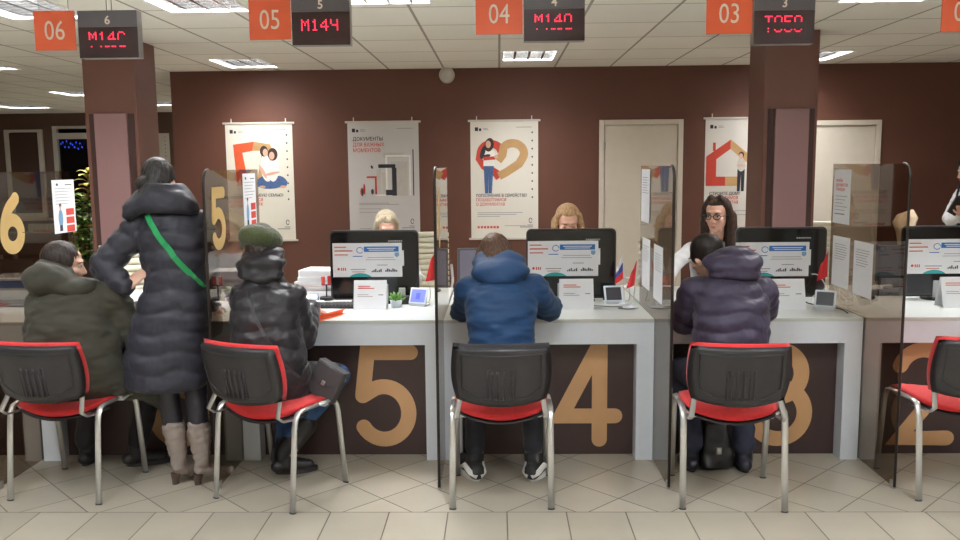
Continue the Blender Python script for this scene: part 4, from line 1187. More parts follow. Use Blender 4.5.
office_chair(-2.72, 6.25, .5, 'cream ribbed office chair behind counter 6 left of the standing woman', 1.12, .5)
office_chair(0.98, 6.85, 1.2, 'cream office chair behind the glass in front of the cream door', 1.08)
office_chair(2.90, 7.85, PI - .2, 'cream office chair behind the sheets right of counter 3', 1.10, .42)
office_chair(3.02, 6.55, .1, 'cream office chair under the beige coat left of the right edge monitor', 0.98, .36)
# beige coat over the back of that chair
g = empty('draped_coat', (2.965, 6.55, 0), 0, 'beige coat draped over an office chair behind the right partition', 'coat')
mb = MB()
outer, inner = [], []
for k in range(11):
    f = k / 10
    z_ = 1.285 - f * .60
    wv = (.085 if k else .05) - .05 * math.sin(min(1, f * 1.6) * PI / 2) + .12 * max(0, f - .55) + .012 * (k == 1)
    dp = .05 + .02 * f
    outer.append([Vector((wv * math.cos(q) + .012 * math.sin(5 * f + q * 2), -.29 + dp * math.sin(q) + .008 * math.sin(q * 5 + f * 6), z_ + .02 * math.cos(q * 1 + .6) * (1 - f))) for q in [2 * PI * j / 24 for j in range(24)]])
mb.rings(outer); mb.build('cloth', mat('beige_wool', (222, 200, 170), .85, var=.08, vscale=30, bump=.3, bscale=200), g, smooth=True)

# ------------------------------------------------------------------ rear hall
RAD = mat('radiator_enamel', (188, 184, 174), .4)
for x0, x1, lab in ((-8.9, -7.9, 'white radiator under the dark windows, behind the far left notice'), (-7.75, -7.0, 'white radiator beside the left brown column')):
    g = empty('radiator', ((x0 + x1) / 2, YB - .12, 0), 0, lab, 'radiator', 'radiators of the rear hall')
    n = int((x1 - x0) / .08)
    mb = MB()
    for k in range(n): mb.box((-(x1 - x0) / 2 + .08 * k + .04, 0, .38), (.06, .09, .52))
    mb.build('fins', RAD, g, bevel=.01)
    MB().tube([(-(x1 - x0) / 2, 0, .16), ((x1 - x0) / 2, 0, .16)], .016).tube([(-(x1 - x0) / 2, 0, .60), ((x1 - x0) / 2, 0, .60)], .016).build('pipe', RAD, g, smooth=True)
    MB().bx(-.3, -.27, -.03, .03, 0, .13).bx(.24, .27, -.03, .03, 0, .13).build('bracket', RAD, g)
g = empty('tall_potted_plant', (-5.93, 12.0, 0), 0, 'tall green and yellow leafed potted plant left of the left column', 'plant')
MB().lathe([(0, 0), (.15, 0), (.19, .34), (.20, .36), (.17, .36), (.16, .30), (0, .30)], n=28).build('pot', mat('brown_pot', (84, 60, 48), .5), g, smooth=True, auto=40)
st = MB()
lf = MB(); ly = MB()
for s_ in range(3):
    bx_, by_ = .05 * math.cos(s_ * 2.1), .05 * math.sin(s_ * 2.1)
    hh = (1.62, 1.25, 1.05)[s_]
    st.tube([(bx_, by_, .3), (bx_ * 1.8, by_ * 1.8, hh * .6), (bx_ * 2.2, by_ * 2.2, hh)], [.016, .012, .006], 8)
    for k in range(54):
        f = .22 + .78 * k / 53; a = k * 2.4 + s_
        p = Vector((bx_ * (1 + 1.2 * f), by_ * (1 + 1.2 * f), hh * f + .02))
        L_ = .30 * (1.15 - .5 * f); d = Vector((math.cos(a), math.sin(a), .55 - .1 * (k % 3)))
        d.normalize(); sd = d.cross(Vector((0, 0, 1))).normalized(); upv = sd.cross(d)
        tgt = ly if (f > .72 and s_ == 0) or k % 6 == 0 else lf
        ctr = [p, p + d * L_ * .35 + upv * .01, p + d * L_ * .7 - Vector((0, 0, .02)), p + d * L_ - Vector((0, 0, .07))]
        wds = [.008, .05, .045, .002]
        tgt.rings([[c_ + sd * w_ + upv * .002, c_ + upv * .006, c_ - sd * w_ + upv * .002, c_ - upv * .002] for c_, w_ in zip(ctr, wds)])
st.build('stem', mat('plant_stem', (96, 84, 52), .6), g, smooth=True)
lv = lf.build('green_leaves', mat('leaf_green', (140, 182, 84), .5, var=.3, vscale=14), g, smooth=True); lv['kind'] = 'stuff'
lv = ly.build('yellow_leaves', mat('leaf_yellow', (224, 206, 104), .5, var=.3, vscale=14), g, smooth=True); lv['kind'] = 'stuff'
g = empty('wall_notice', (-6.30, YB - .003, 1.76), 0, 'white notice on the far wall between left column and brown corner', 'notice')
MB().bx(-.13, .13, 0, .002, 0, .55).build('sheet', PAPERW, g)
flat(g, facing(0, -.0002, .275), 'printed_dots', INKG, [oval(.05, .2 - .07 * k, .012, .012, n=8) for k in range(6)], 0)
# blue string lights behind the far window
BL = mat('blue_bulb', (60, 90, 255), .4, emit=(50, 90, 255), es=.6)
g = empty('string_light', (-8.0, YB - .06, 2.13), 0, 'blue string of small lights hanging in the dark far window', 'string lights')
mb = MB(); pts = [(-.20 + .018 * k, -.0, .06 * math.sin(k * 1.3) - .002 * k) for k in range(24)]
mb.tube(pts, .003, 6); mb.build('wire', BLACKP, g)
mb = MB()
for p in pts[::2]: mb.ell(p, (.013, .013, .017), None, 8, 6)
b = mb.build('bulbs', BL, g); b['kind'] = 'stuff'
# bench of the rear hall, seen through the far left glass
g = empty('waiting_bench', (-5.6, 8.9, 0), 0, 'dark bench in the rear hall behind the far left glass', 'bench')
LE = mat('dark_bench', (70, 56, 48), .5)
MB().bx(-.9, .9, -.26, .26, .38, .46).build('seat', LE, g, bevel=.02)
MB().bx(-.9, .9, .2, .28, .48, .98).build('backrest', LE, g, bevel=.02)
for s in (-1, 1): MB().bx(s * .8 - .03, s * .8 + .03, -.24, .26, 0, .378).build('leg', STEEL, g)
# ------------------------------------------------------------------ people
from mathutils.bvhtree import BVHTree
V3 = Vector
def remesh(mb, voxel, iters=3, quilt=None, wrinkle=None, strands=None, lam=0.5):
    """one continuous smooth surface round everything in mb; quilt/wrinkle/strands raise or sink it along its normals"""
    me = mb.mesh('tmp')
    o = bpy.data.objects.new('tmp', me); link(o)
    md = o.modifiers.new('r', 'REMESH'); md.mode = 'VOXEL'; md.voxel_size = voxel
    dg = bpy.context.evaluated_depsgraph_get(); dg.update()
    out = bpy.data.meshes.new_from_object(o.evaluated_get(dg))
    bpy.data.objects.remove(o); bpy.data.meshes.remove(me)
    n = len(out.vertices)
    co = np.empty(n * 3, dtype=np.float32); out.vertices.foreach_get('co', co); co = co.reshape(-1, 3).astype(np.float64)
    ed = np.empty(len(out.edges) * 2, dtype=np.int32); out.edges.foreach_get('vertices', ed); ed = ed.reshape(-1, 2)
    def smooth(co, k):
        a, b = ed[:, 0], ed[:, 1]
        deg = np.bincount(a, minlength=n) + np.bincount(b, minlength=n)
        for _ in range(k):
            s = np.stack([np.bincount(a, co[b, i], n) + np.bincount(b, co[a, i], n) for i in range(3)], 1) / np.maximum(deg, 1)[:, None]
            co = co + lam * (s - co)
        return co
    co = smooth(co, iters)
    out.vertices.foreach_set('co', co.astype(np.float32).ravel()); out.update()
    if quilt or wrinkle or strands:
        nr = np.empty(n * 3, dtype=np.float32); out.vertex_normals.foreach_get('vector', nr); nr = nr.reshape(-1, 3).astype(np.float64)
        d = np.zeros(n)
        if quilt:
            best = np.full(n, 1e9); dd = np.zeros(n)
            for (p0, p1, period, amp, rad) in quilt:
                p0 = np.array(p0) - np.array(mb.org); p1 = np.array(p1) - np.array(mb.org)
                ax = p1 - p0; L_ = np.linalg.norm(ax); ax = ax / L_
                t = (co - p0) @ ax
                tc = np.clip(t, 0, L_)
                dist = np.linalg.norm(co - p0 - tc[:, None] * ax, axis=1) / rad
                wob = 0.012 * np.sin(co[:, 0] * 23 + co[:, 1] * 17)
                val = amp * (np.abs(np.sin(np.pi * (t + wob) / period)) ** 0.55 - 0.75)
                sel = dist < best
                dd[sel] = val[sel]; best[sel] = dist[sel]
            d += dd
        if wrinkle:
            for amp, f, st in wrinkle:
                d += np.array([noise.noise(Vector((c[0] * f * st[0], c[1] * f * st[1], c[2] * f * st[2]))) for c in co]) * amp
        if strands:
            c0, amp, fr = strands
            c0 = np.array(c0) - np.array(mb.org)
            ang = np.arctan2(co[:, 1] - c0[1], co[:, 0] - c0[0])
            d += amp * (np.sin(ang * fr + 3 * np.sin(co[:, 2] * 25)) + .6 * np.sin(ang * fr * 2.3 + 1.3 + 2 * np.sin(co[:, 2] * 17)))
        co = co + nr * d[:, None]
        co = smooth(co, 1)
        out.vertices.foreach_set('co', co.astype(np.float32).ravel()); out.update()
    return out

def part(name, mb, m, parent, voxel=0.009, iters=4, **k):
    return mesh_obj(name, remesh(mb, voxel, iters, **k), m, parent, True)

def head_M(c, yaw, pitch=0, roll=0):
    return Matrix.Translation(c) @ (Matrix.Rotation(math.radians(yaw), 4, 'Z') @ Matrix.Rotation(math.radians(pitch), 4, 'X') @ Matrix.Rotation(math.radians(roll), 4, 'Y'))

def add_head(mb, HM, s=1.0):
    mb.M = HM @ Matrix.Scale(s, 4)
    mb.ell((0, -.014, .034), (.074, .093, .082), n=28, m=18)
    mb.ell((0, .022, -.030), (.060, .066, .078), n=24, m=16)
    mb.ell((0, .030, -.072), (.046, .050, .042))
    mb.ell((0, .064, -.094), (.020, .018, .017))
    mb.ell((0, .072, .028), (.050, .016, .014))
    for q in (-1, 1):
        mb.ell((q * .036, .058, -.024), (.024, .024, .020))
        mb.ell((q * .076, -.008, -.012), (.008, .019, .031), Euler((math.radians(-10), 0, q * -.35)).to_matrix())
        mb.ell((q * .012, .094, -.036), (.008, .010, .007))
    mb.cap((0, .083, .008), (0, .103, -.030), .0075, .0105)
    mb.ell((0, .082, -.0595), (.021, .010, .0065)); mb.ell((0, .080, -.0715), (.017, .010, .007))
    mb.M = None

def add_hand(mb, wrist, d, n, side, curl=.5, s=1.0):
    """palm, four bent fingers of different lengths and a thumb off the side; d towards the fingers, n out of the palm"""
    w_ = V3(wrist); d = V3(d).normalized(); n = V3(n); n = (n - d * n.dot(d)).normalized()
    e = d.cross(n) * side            # towards the thumb
    for k, q in enumerate((.026, .009, -.009, -.026)):
        kn = w_ + (d * .082 + e * q) * s
        mb.cap(w_ + (e * q * .6) * s, kn, .015 * s, .0115 * s)
        a = curl * (.55 + .1 * k); p = kn; dirv = d.copy()
        ln = (.040, .045, .041, .032)[k]
        for j, f in enumerate((1, .68, .52)):
            ang = a * (1 if j else .7)
            dirv = (Matrix.Rotation(-ang * side, 3, e) @ dirv) if False else (dirv * math.cos(ang) + n * math.sin(ang)).normalized() if j == 0 else None or dirv
            if j:
                # bend further towards the palm in the plane of d and n
                th = a * (j + .7)
                dirv = (d * math.cos(th) + n * math.sin(th)).normalized()
            sp = dirv + e * (q * 3.0)
            p2 = p + sp.normalized() * ln * f * s
            mb.cap(p, p2, (.0095 - .0008 * j) * s, (.0088 - .0009 * j) * s, 10)
            p = p2
    b0 = w_ + (d * .022 + e * .024) * s
    t1 = b0 + (e * .028 + d * .028 + n * .010) * s
    t2 = t1 + (e * .010 + d * .028 + n * .010) * s
    t3 = t2 + (d * .022 + n * .008) * s
    mb.cap(b0, t1, .014 * s, .0115 * s, 10); mb.cap(t1, t2, .0105 * s, .0095 * s, 10); mb.cap(t2, t3, .0095 * s, .0078 * s, 10)

def make_person(label, J, skin, group, voxel=.006):
    base = V3((J['pelvis'][0], J['pelvis'][1], 0))
    mb = MB(base)
    P, Cc, Nk = V3(J['pelvis']), V3(J['chest']), V3(J['neck'])
    yb = Matrix.Rotation(J.get('yaw', 0), 3, 'Z')
    mb.ell(P, (.135, .10, .11), yb); mb.ell(Cc, (.14, .095, .16), yb)
    mb.cap(P, Cc, .105, .10); mb.cap(Cc, Nk, .09, .05)
    HM = head_M(J['head'], *J['look'])
    hs = J.get('hs', 1.0)
    mb.cap(Nk - V3((0, 0, .03)), HM @ V3((0, -.022, -.055)), .054, .050)
    add_head(mb, HM, hs)
    for i, sd in ((0, -1), (1, 1)):
        sh, el, wr = (V3(J[q][i]) for q in ('sh', 'el', 'wr'))
        mb.cap(Nk - V3((0, 0, .06)), sh, .05, .045)
        mb.chain([sh, el, wr], [.044, .036, .025])
        hd, hn = (V3(q) for q in J['hand'][i])
        add_hand(mb, wr, hd, hn, -sd if not J.get('flip') else sd, J.get('curl', .5), J.get('hand_s', 1.0))
        hp, kn, an, to = (V3(J[q][i]) for q in ('hip', 'kn', 'an', 'toe'))
        mb.chain([hp, kn, an], [.075, .050, .034]); mb.cap(an - V3((0, 0, .04)), to, .030, .022)
    o = mesh_obj('person', remesh(mb, voxel, 2), skin, None, True)
    o.location = base
    tag(o, label, 'person', group)
    return o, base, HM

def face_parts(o, base, HM, s=1.0, brow=None, lids=False):
    HS = HM @ Matrix.Scale(s, 4)
    for q in (-1, 1):
        if lids:
            mb = MB(base, HS); mb.ell((q * .030, .0775, .004), (.0135, .009, .009)); e = mb.build('eyelid', SKINP, o, smooth=True)
            mb = MB(base, HS); mb.tube([(q * .018, .0845, -.001), (q * .030, .087, -.004), (q * .043, .0815, -.001)], [.001, .0018, .001], 8); mb.build('eyelashes', HDARK, e, smooth=True)
        else:
            mb = MB(base, HS); mb.ell((q * .030, .0765, .004), (.0125, .009, .0058)); e = mb.build('eye', EYEW, o, smooth=True)
            mb = MB(base, HS); mb.ell((q * .030, .0835, .003), (.0052, .0030, .0050)); mb.build('iris', EYED, e, smooth=True)
            mb = MB(base, HS); mb.tube([(q * .017, .083, .006), (q * .030, .0865, .0095), (q * .044, .080, .006)], [.001, .002, .001], 8); mb.build('eyelashes', HDARK, e, smooth=True)
        mb = MB(base, HS); mb.tube([(q * .014, .088, .022), (q * .030, .086, .027), (q * .046, .074, .023)], [.003, .0035, .002], 8); mb.build('eyebrow', brow, o, smooth=True)
    mb = MB(base, HS); mb.ell((0, .0885, -.0600), (.019, .006, .0042)); mb.ell((0, .0865, -.0690), (.016, .006, .0050)); mb.build('lips', LIP, o, smooth=True)

def hair_mat(name, rgb, rgb2):
    m = bpy.data.materials.new(name); m.use_nodes = True
    nt = m.node_tree; N = nt.nodes; L = nt.links; b = N['Principled BSDF']
    b.inputs['Roughness'].default_value = .42; b.inputs['Specular IOR Level'].default_value = .35
    tc = N.new('ShaderNodeTexCoord'); mp = N.new('ShaderNodeMapping'); mp.inputs['Scale'].default_value = (1, 1, .12)
    L.new(tc.outputs['Object'], mp.inputs[0])
    nz = N.new('ShaderNodeTexNoise'); nz.inputs['Scale'].default_value = 160; nz.inputs['Detail'].default_value = 3; L.new(mp.outputs[0], nz.inputs[0])
    cr = N.new('ShaderNodeValToRGB'); cr.color_ramp.elements[0].position = .35; cr.color_ramp.elements[1].position = .65
    cr.color_ramp.elements[0].color = s2l(rgb) + (1,); cr.color_ramp.elements[1].color = s2l(rgb2) + (1,)
    L.new(nz.outputs['Fac'], cr.inputs[0]); L.new(cr.outputs[0], b.inputs['Base Color'])
    bp = N.new('ShaderNodeBump'); bp.inputs['Strength'].default_value = .5; bp.inputs['Distance'].default_value = .004
    L.new(nz.outputs['Fac'], bp.inputs['Height']); L.new(bp.outputs[0], b.inputs['Normal'])
    return m

def short_hair(mb, HM, s=1.0, nape=.05):
    mb.M = HM @ Matrix.Scale(s, 4)
    mb.ell((0, -.024, .040), (.083, .098, .090), n=28, m=18)
    mb.ell((0, -.052, -.010), (.076, .064, .075 + nape))
    for q in (-1, 1): mb.ell((q * .066, .005, .02), (.018, .04, .045))
    mb.M = None

def fabric(name, rgb, rough=.6, bumps=.35, scale=14, sheen=.1, spec=.35, var=.12):
    return mat(name, rgb, rough, var=var, vscale=9, bump=bumps, bscale=scale, sheen=sheen, spec=spec)

def lay_strap(name, coat_bvhs, base, pts, wd, th, m, parent, org=None, view=(0, 1, 0), off=.003):
    """a flat strap laid on clothing: points (x, z) dropped onto the cloth along view"""
    out = []
    for i in range(len(pts) - 1):
        for k in range(10):
            t = k / 10; out.append(V3(pts[i]) * (1 - t) + V3(pts[i + 1]) * t)
    out.append(V3(pts[-1]))
    vw = V3(view)
    P = []
    for p in out:
        hits = []
        for b in coat_bvhs:
            h = b.ray_cast(p - base, vw)
            if h[0] is not None: hits.append(h)
        if hits:
            h = min(hits, key=lambda q: q[3]); P.append((h[0] + base - vw * off, -vw))
    # smooth the depth a little
    Q = []
    for i in range(len(P)):
        a = P[max(0, i - 1)][0]; b = P[i][0]; c = P[min(len(P) - 1, i + 1)][0]
        Q.append(V3(((a.x + b.x + c.x) / 3, min((a.y + b.y + c.y) / 3, b.y), (a.z + b.z + c.z) / 3)))
    mb = MB(org if org is not None else base)
    rings = []
    for i, p in enumerate(Q):
        t = (Q[min(i + 1, len(Q) - 1)] - Q[max(i - 1, 0)]).normalized()
        s = t.cross(-vw).normalized() * wd / 2; nn = -vw * th
        rings.append([p - s, p + s, p + s + nn, p - s + nn])
    mb.rings(rings)
    return mb.build(name, m, parent)

def bvh_of(o):
    me = o.data
    return BVHTree.FromPolygons([v.co.copy() for v in me.vertices], [tuple(p.vertices) for p in me.polygons])

def shoe(o, base, heel, toe, m, k_=1.0, sole=None, ankle=None, name='shoe'):
    """shoe from heel to toe (ground points) with a sole of its own"""
    hl, to = V3(heel), V3(toe)
    d = (to - hl); L_ = d.length; d.normalize()
    mb = MB(base)
    up = V3((0, 0, 1))
    mb.cap(hl + up * .042 * k_, hl + d * L_ * .45 + up * .045 * k_, .036 * k_, .040 * k_); mb.cap(hl + d * L_ * .45 + up * .043 * k_, to - d * .035 + up * .034 * k_, .042 * k_, .030 * k_)
    if ankle is not None: mb.cap(hl + d * .05 + up * .05, V3(ankle), .046, .050)
    s_ = part(name, mb, m, o, .007, 3)
    sd = d.cross(up)
    n = 20; pts = []
    for k in range(n):
        q = 2 * PI * k / n
        f = math.cos(q); wv = (.040 + .006 * f) * k_
        pts.append(hl + d * (L_ / 2 + (L_ / 2 + .012) * f) + sd * wv * math.sin(q) + up * (hl.z * 0 + .001 + min(hl.z, to.z)))
    MB(base).prism(pts, (0, 0, .024 * k_)).build('sole', sole or BLACKP, s_)
    return s_

GRC = 'visitors at the counters'
GRS = 'staff behind the counters'
HDARK = hair_mat('hair_dark', (40, 32, 30), (66, 54, 50)); HBLACK = hair_mat('hair_black', (26, 22, 22), (48, 40, 38))
HBROWN = hair_mat('hair_brown', (66, 44, 34), (104, 76, 58)); HBLOND = hair_mat('hair_blond', (158, 120, 84), (206, 172, 130)); HDKBR = hair_mat('hair_dark_brown', (48, 34, 28), (80, 58, 46)); HASH = hair_mat('hair_ash_blond', (168, 148, 118), (216, 204, 180))

# --- olive coat, sitting at the far left
J = dict(pelvis=(-2.19, 4.26, .57), chest=(-2.20, 4.27, .88), neck=(-2.23, 4.34, 1.05), head=(-2.288, 4.40, 1.150), look=(-72, -8, 0), yaw=-.3,
         sh=((-2.37, 4.30, .98), (-2.03, 4.31, .99)), el=((-2.43, 4.44, .80), (-1.95, 4.38, .79)), wr=((-2.30, 4.70, .845), (-2.02, 4.66, .845)),
         hand=(((.3, 1, -.05), (0, 0, -1)), ((-.3, 1, -.05), (0, 0, -1))), hip=((-2.28, 4.32, .56), (-2.10, 4.32, .56)), kn=((-2.28, 4.64, .52), (-1.92, 4.55, .52)),
         an=((-2.33, 4.58, .10), (-2.03, 4.57, .10)), toe=((-2.33, 4.67, .04), (-1.93, 4.61, .04)))
o, B, HM = make_person('person in an olive coat sitting at the far left, face turned right', J, SKIN, GRC)
face_parts(o, B, HM, brow=HDARK)
OLIVE = fabric('olive_cloth', (62, 60, 50), .75, .3, 12)
mb = MB(B)
mb.loft([((-2.16, 4.31, .485), .23, .17), ((-2.17, 4.30, .56), .25, .20), ((-2.19, 4.25, .68), .245, .185), ((-2.21, 4.24, .82), .235, .165), ((-2.21, 4.27, .94), .225, .15), ((-2.20, 4.30, 1.02), .185, .125), ((-2.19, 4.33, 1.08), .10, .09)])
mb.chain([J['sh'][0], J['el'][0], (-2.33, 4.66, .868)], [.088, .080, .058]); mb.chain([J['sh'][1], J['el'][1], (-2.01, 4.62, .868)], [.092, .088, .058])
mb.cap((-2.10, 4.32, .58), (-1.90, 4.52, .53), .11, .085); mb.cap((-2.26, 4.32, .58), (-2.26, 4.58, .54), .11, .085)
mb.cap((-2.02, 4.42, .52), (-1.815, 4.45, .44), .09, .084)
coat = part('coat', mb, OLIVE, o, .010, 5, wrinkle=[(.020, 7, (1, 1, 1.6)), (.010, 17, (.8, 1, 2.5))])
mb = MB(B)
mb.ell((-2.30, 4.255, 1.085), (.140, .09, .090), Euler((.35, .30, 0)).to_matrix()); mb.ell((-2.20, 4.30, 1.045), (.15, .13, .055))
mb.ell((-2.30, 4.31, 1.115), (.115, .085, .065), Euler((.3, .45, 0)).to_matrix())
part('hood', mb, OLIVE, o, .009, 4, wrinkle=[(.013, 10, (1, 1, 1.6)), (.006, 22, (1, 1, 1))])
mb = MB(B); short_hair(mb, HM); part('hair', mb, HDARK, o, .007, 2, strands=(J['head'], .0022, 26))
BTR = fabric('black_trousers', (34, 33, 36), .7, .2, 14)
mb = MB(B)
for i in (0, 1): mb.chain([J['hip'][i], J['kn'][i], V3(J['an'][i]) + V3((0, 0, .04))], [.085, .072, .06])
part('trousers', mb, BTR, o, .010, 3, wrinkle=[(.006, 14, (1, 1, 1.5))])
BBOOT = mat('black_leather', (36, 34, 35), .4, bump=.15, bscale=60)
shoe(o, B, (-2.33, 4.55, 0), (-2.34, 4.70, 0), BBOOT, ankle=(-2.33, 4.585, .17)); shoe(o, B, (-2.08, 4.545, 0), (-1.88, 4.615, 0), BBOOT, ankle=(-2.035, 4.57, .16))

# --- standing woman in the long navy puffer coat
J = dict(pelvis=(-1.70, 4.37, .92), chest=(-1.69, 4.39, 1.22), neck=(-1.735, 4.41, 1.43), head=(-1.782, 4.44, 1.578), look=(8, -22, 0), hs=.98,
         sh=((-1.86, 4.39, 1.36), (-1.555, 4.40, 1.36)), el=((-2.045, 4.33, 1.155), (-1.56, 4.50, 1.12)), wr=((-1.895, 4.255, 1.05), (-1.62, 4.72, .875)),
         hand=(((.50, .30, .55), (.45, 1, -.35)), ((-.2, 1, -.3), (0, 0, -1))), curl=.45, hand_s=.9, hip=((-1.77, 4.37, .88), (-1.62, 4.37, .88)), kn=((-1.757, 4.345, .49), (-1.607, 4.345, .49)),
         an=((-1.695, 4.30, .12), (-1.57, 4.29, .12)), toe=((-1.628, 4.395, .04), (-1.497, 4.365, .04)))
o, B, HM = make_person('woman standing in a long navy puffer coat with a hand on her hip', J, SKIN, GRC, .0052)
face_parts(o, B, HM, .98, brow=HDARK)
NAVY = fabric('navy_puffer', (47, 47, 58), .5, .35, 22, spec=.4)
mb = MB(B)
mb.loft([((-1.765, 4.35, .50), .215, .16), ((-1.765, 4.35, .53), .228, .17), ((-1.755, 4.35, .65), .224, .172), ((-1.735, 4.355, .8), .212, .165), ((-1.70, 4.36, .95), .190, .15), ((-1.682, 4.365, 1.07), .162, .13), ((-1.688, 4.37, 1.2), .18, .142), ((-1.695, 4.38, 1.33), .188, .14), ((-1.70, 4.39, 1.41), .15, .11), ((-1.71, 4.40, 1.46), .09, .08)])
mb.chain([J['sh'][0], J['el'][0], (-1.915, 4.265, 1.058)], [.085, .076, .052]); mb.chain([J['sh'][1], J['el'][1], (-1.61, 4.67, .90)], [.078, .062, .05])
q = [((-1.70, 4.37, .40), (-1.70, 4.37, 1.5), .105, .016, .19), (J['sh'][0], J['el'][0], .085, .011, .085), (J['el'][0], J['wr'][0], .085, .010, .078), (J['sh'][1], J['el'][1], .09, .008, .07)]
coat = part('coat', mb, NAVY, o, .009, 4, quilt=q, wrinkle=[(.006, 16, (1, 1, 2)), (.003, 40, (1.6, 1.6, .6))])
mb = MB(B)
mb.loft([((-1.735, 4.345, 1.425), .165, .095), ((-1.738, 4.34, 1.452), .198, .115), ((-1.732, 4.345, 1.485), .185, .118), ((-1.728, 4.36, 1.53), .145, .112), ((-1.735, 4.38, 1.575), .098, .10)], 32); mb.ell((-1.86, 4.325, 1.438), (.075, .075, .034), Euler((0, -.45, 0)).to_matrix()); mb.ell((-1.62, 4.34, 1.455), (.08, .08, .036), Euler((0, .3, 0)).to_matrix())
hood = part('hood', mb, NAVY, o, .009, 4, wrinkle=[(.010, 11, (1, 1, 1.6)), (.003, 40, (1, 1, 1))])
mb = MB(B); short_hair(mb, HM, .98); mb.ell((-1.82, 4.335, 1.575), (.042, .036, .036)); part('hair', mb, hair_mat('hair_dark_grey', (36, 33, 34), (72, 68, 69)), o, .007, 2, strands=(J['head'], .002, 22))
LEG = mat('black_leggings', (40, 37, 46), .38, bump=.12, bscale=24)
mb = MB(B)
for i in (0, 1): mb.chain([J['hip'][i], J['kn'][i], V3(J['an'][i]) * .5 + V3(J['kn'][i]) * .5], [.085, .060, .053])
part('leggings', mb, LEG, o, .009, 3, wrinkle=[(.003, 22, (1, 1, 2))])
TAUPE = mat('taupe_leather', (142, 129, 122), .5, var=.12, vscale=16, bump=.25, bscale=40)
HEEL = mat('boot_heel', (86, 68, 60), .5)
for i in (0, 1):
    an, to = V3(J['an'][i]), V3(J['toe'][i]); d = V3((to.x - an.x, to.y - an.y, 0)).normalized()
    kn = V3(J['kn'][i]); tp = an + (kn - an) * .47
    hl = V3((an.x, an.y, 0)) - d * .03
    mb = MB(B)
    mb.chain([tp, an + (kn - an) * .25, an + V3((0, 0, .0)), hl + d * .02 + V3((0, 0, .085))], [.061, .053, .042, .037])
    mb.cap(hl + d * .03 + V3((0, 0, .08)), to - d * .03 + V3((0, 0, .0)), .036, .034); mb.cap(to - d * .03 + V3((0, 0, 0)), to + d * .05 + V3((0, 0, -.008)), .034, .022)
    b_ = part('boot', mb, TAUPE, o, .007, 3, wrinkle=[(.008, 20, (1, 1, 2.6)), (.004, 50, (1, 1, 2))])
    MB(B).loft([(hl + V3((0, 0, .0)), .017, .017), (hl + V3((0, 0, .02)), .018, .018), (hl + d * .005 + V3((0, 0, .058)), .028, .028)], 16).build('heel', HEEL, b_, smooth=True, auto=40)
GREEN = mat('green_strap', (34, 158, 92), .55, bump=.2, bscale=200)
g = empty('bag_strap', (-1.66, 4.2, 1.05), 0, 'bright green bag strap across the back of the navy coat', 'strap')
lay_strap('strap', [bvh_of(coat), bvh_of(hood)], B, [(-1.80, 3.6, 1.425), (-1.66, 3.6, 1.24), (-1.545, 3.6, 1.075), (-1.518, 3.6, 1.02)], .03, .004, GREEN, g, V3(g.location))

# --- person in dark puffer and green knitted hat
J = dict(pelvis=(-1.16, 4.26, .57), chest=(-1.19, 4.29, .88), neck=(-1.21, 4.36, 1.08), head=(-1.255, 4.43, 1.232), look=(10, -22, 5), yaw=-.2,
         sh=((-1.325, 4.33, .985), (-1.065, 4.31, .985)), el=((-1.36, 4.46, .81), (-1.035, 4.37, .77)), wr=((-1.26, 4.73, .85), (-1.055, 4.69, .85)),
         hand=(((.2, 1, -.1), (0, 0, -1)), ((.05, 1, -.1), (0, 0, -1))), hip=((-1.24, 4.30, .56), (-1.07, 4.30, .56)), kn=((-1.17, 4.62, .53), (-.89, 4.56, .51)),
         an=((-1.17, 4.44, .11), (-1.115, 4.42, .19)), toe=((-1.06, 4.47, .04), (-1.185, 4.44, .05)))
o, B, HM = make_person('person in a dark puffer coat and green knitted hat, seated at counter 5', J, SKIN, GRC)
face_parts(o, B, HM, brow=HDARK)
DPUF = fabric('dark_puffer', (42, 39, 43), .42, .4, 26, spec=.35)
mb = MB(B)
mb.loft([((-1.16, 4.27, .485), .19, .16), ((-1.165, 4.25, .56), .198, .18), ((-1.175, 4.23, .68), .192, .17), ((-1.19, 4.245, .82), .182, .155), ((-1.20, 4.28, .94), .18, .145), ((-1.21, 4.31, 1.03), .155, .12), ((-1.215, 4.34, 1.09), .09, .085)])
mb.chain([J['sh'][0], J['el'][0], (-1.27, 4.68, .875)], [.074, .068, .055]); mb.chain([J['sh'][1], J['el'][1], (-1.05, 4.65, .872)], [.076, .074, .054])
mb.cap((-1.07, 4.30, .57), (-.905, 4.535, .515), .095, .068); mb.cap((-1.24, 4.30, .57), (-1.19, 4.56, .55), .095, .075)
q = [((-1.19, 4.27, .45), (-1.20, 4.29, 1.1), .10, .015, .17), (J['sh'][0], J['el'][0], .08, .014, .078), (J['sh'][1], J['el'][1], .08, .014, .08), (J['el'][1], J['wr'][1], .08, .012, .07), (J['el'][0], J['wr'][0], .08, .012, .07)]
coat = part('coat', mb, DPUF, o, .008, 4, quilt=q, wrinkle=[(.007, 13, (1, 1, 2)), (.003, 34, (1.6, 1.6, .7))])
mb = MB(B)
mb.ell((-1.225, 4.33, 1.155), (.125, .10, .065), Euler((.3, 0, 0)).to_matrix()); mb.ell((-1.22, 4.30, 1.105), (.12, .085, .045)); mb.ell((-1.225, 4.37, 1.20), (.118, .105, .045), Euler((.25, -.08, 0)).to_matrix())
part('hood', mb, DPUF, o, .008, 3, wrinkle=[(.014, 13, (1, 1, 2.2)), (.005, 34, (1, 1, 1))])
mb = MB(B); short_hair(mb, HM, .97); part('hair', mb, HDARK, o, .007, 2, strands=(J['head'], .002, 26))
KNIT = mat('green_knit', (70, 80, 46), .9, var=.2, vscale=90, bump=.6, bscale=120, sheen=.3)
mb = MB(B, HM)
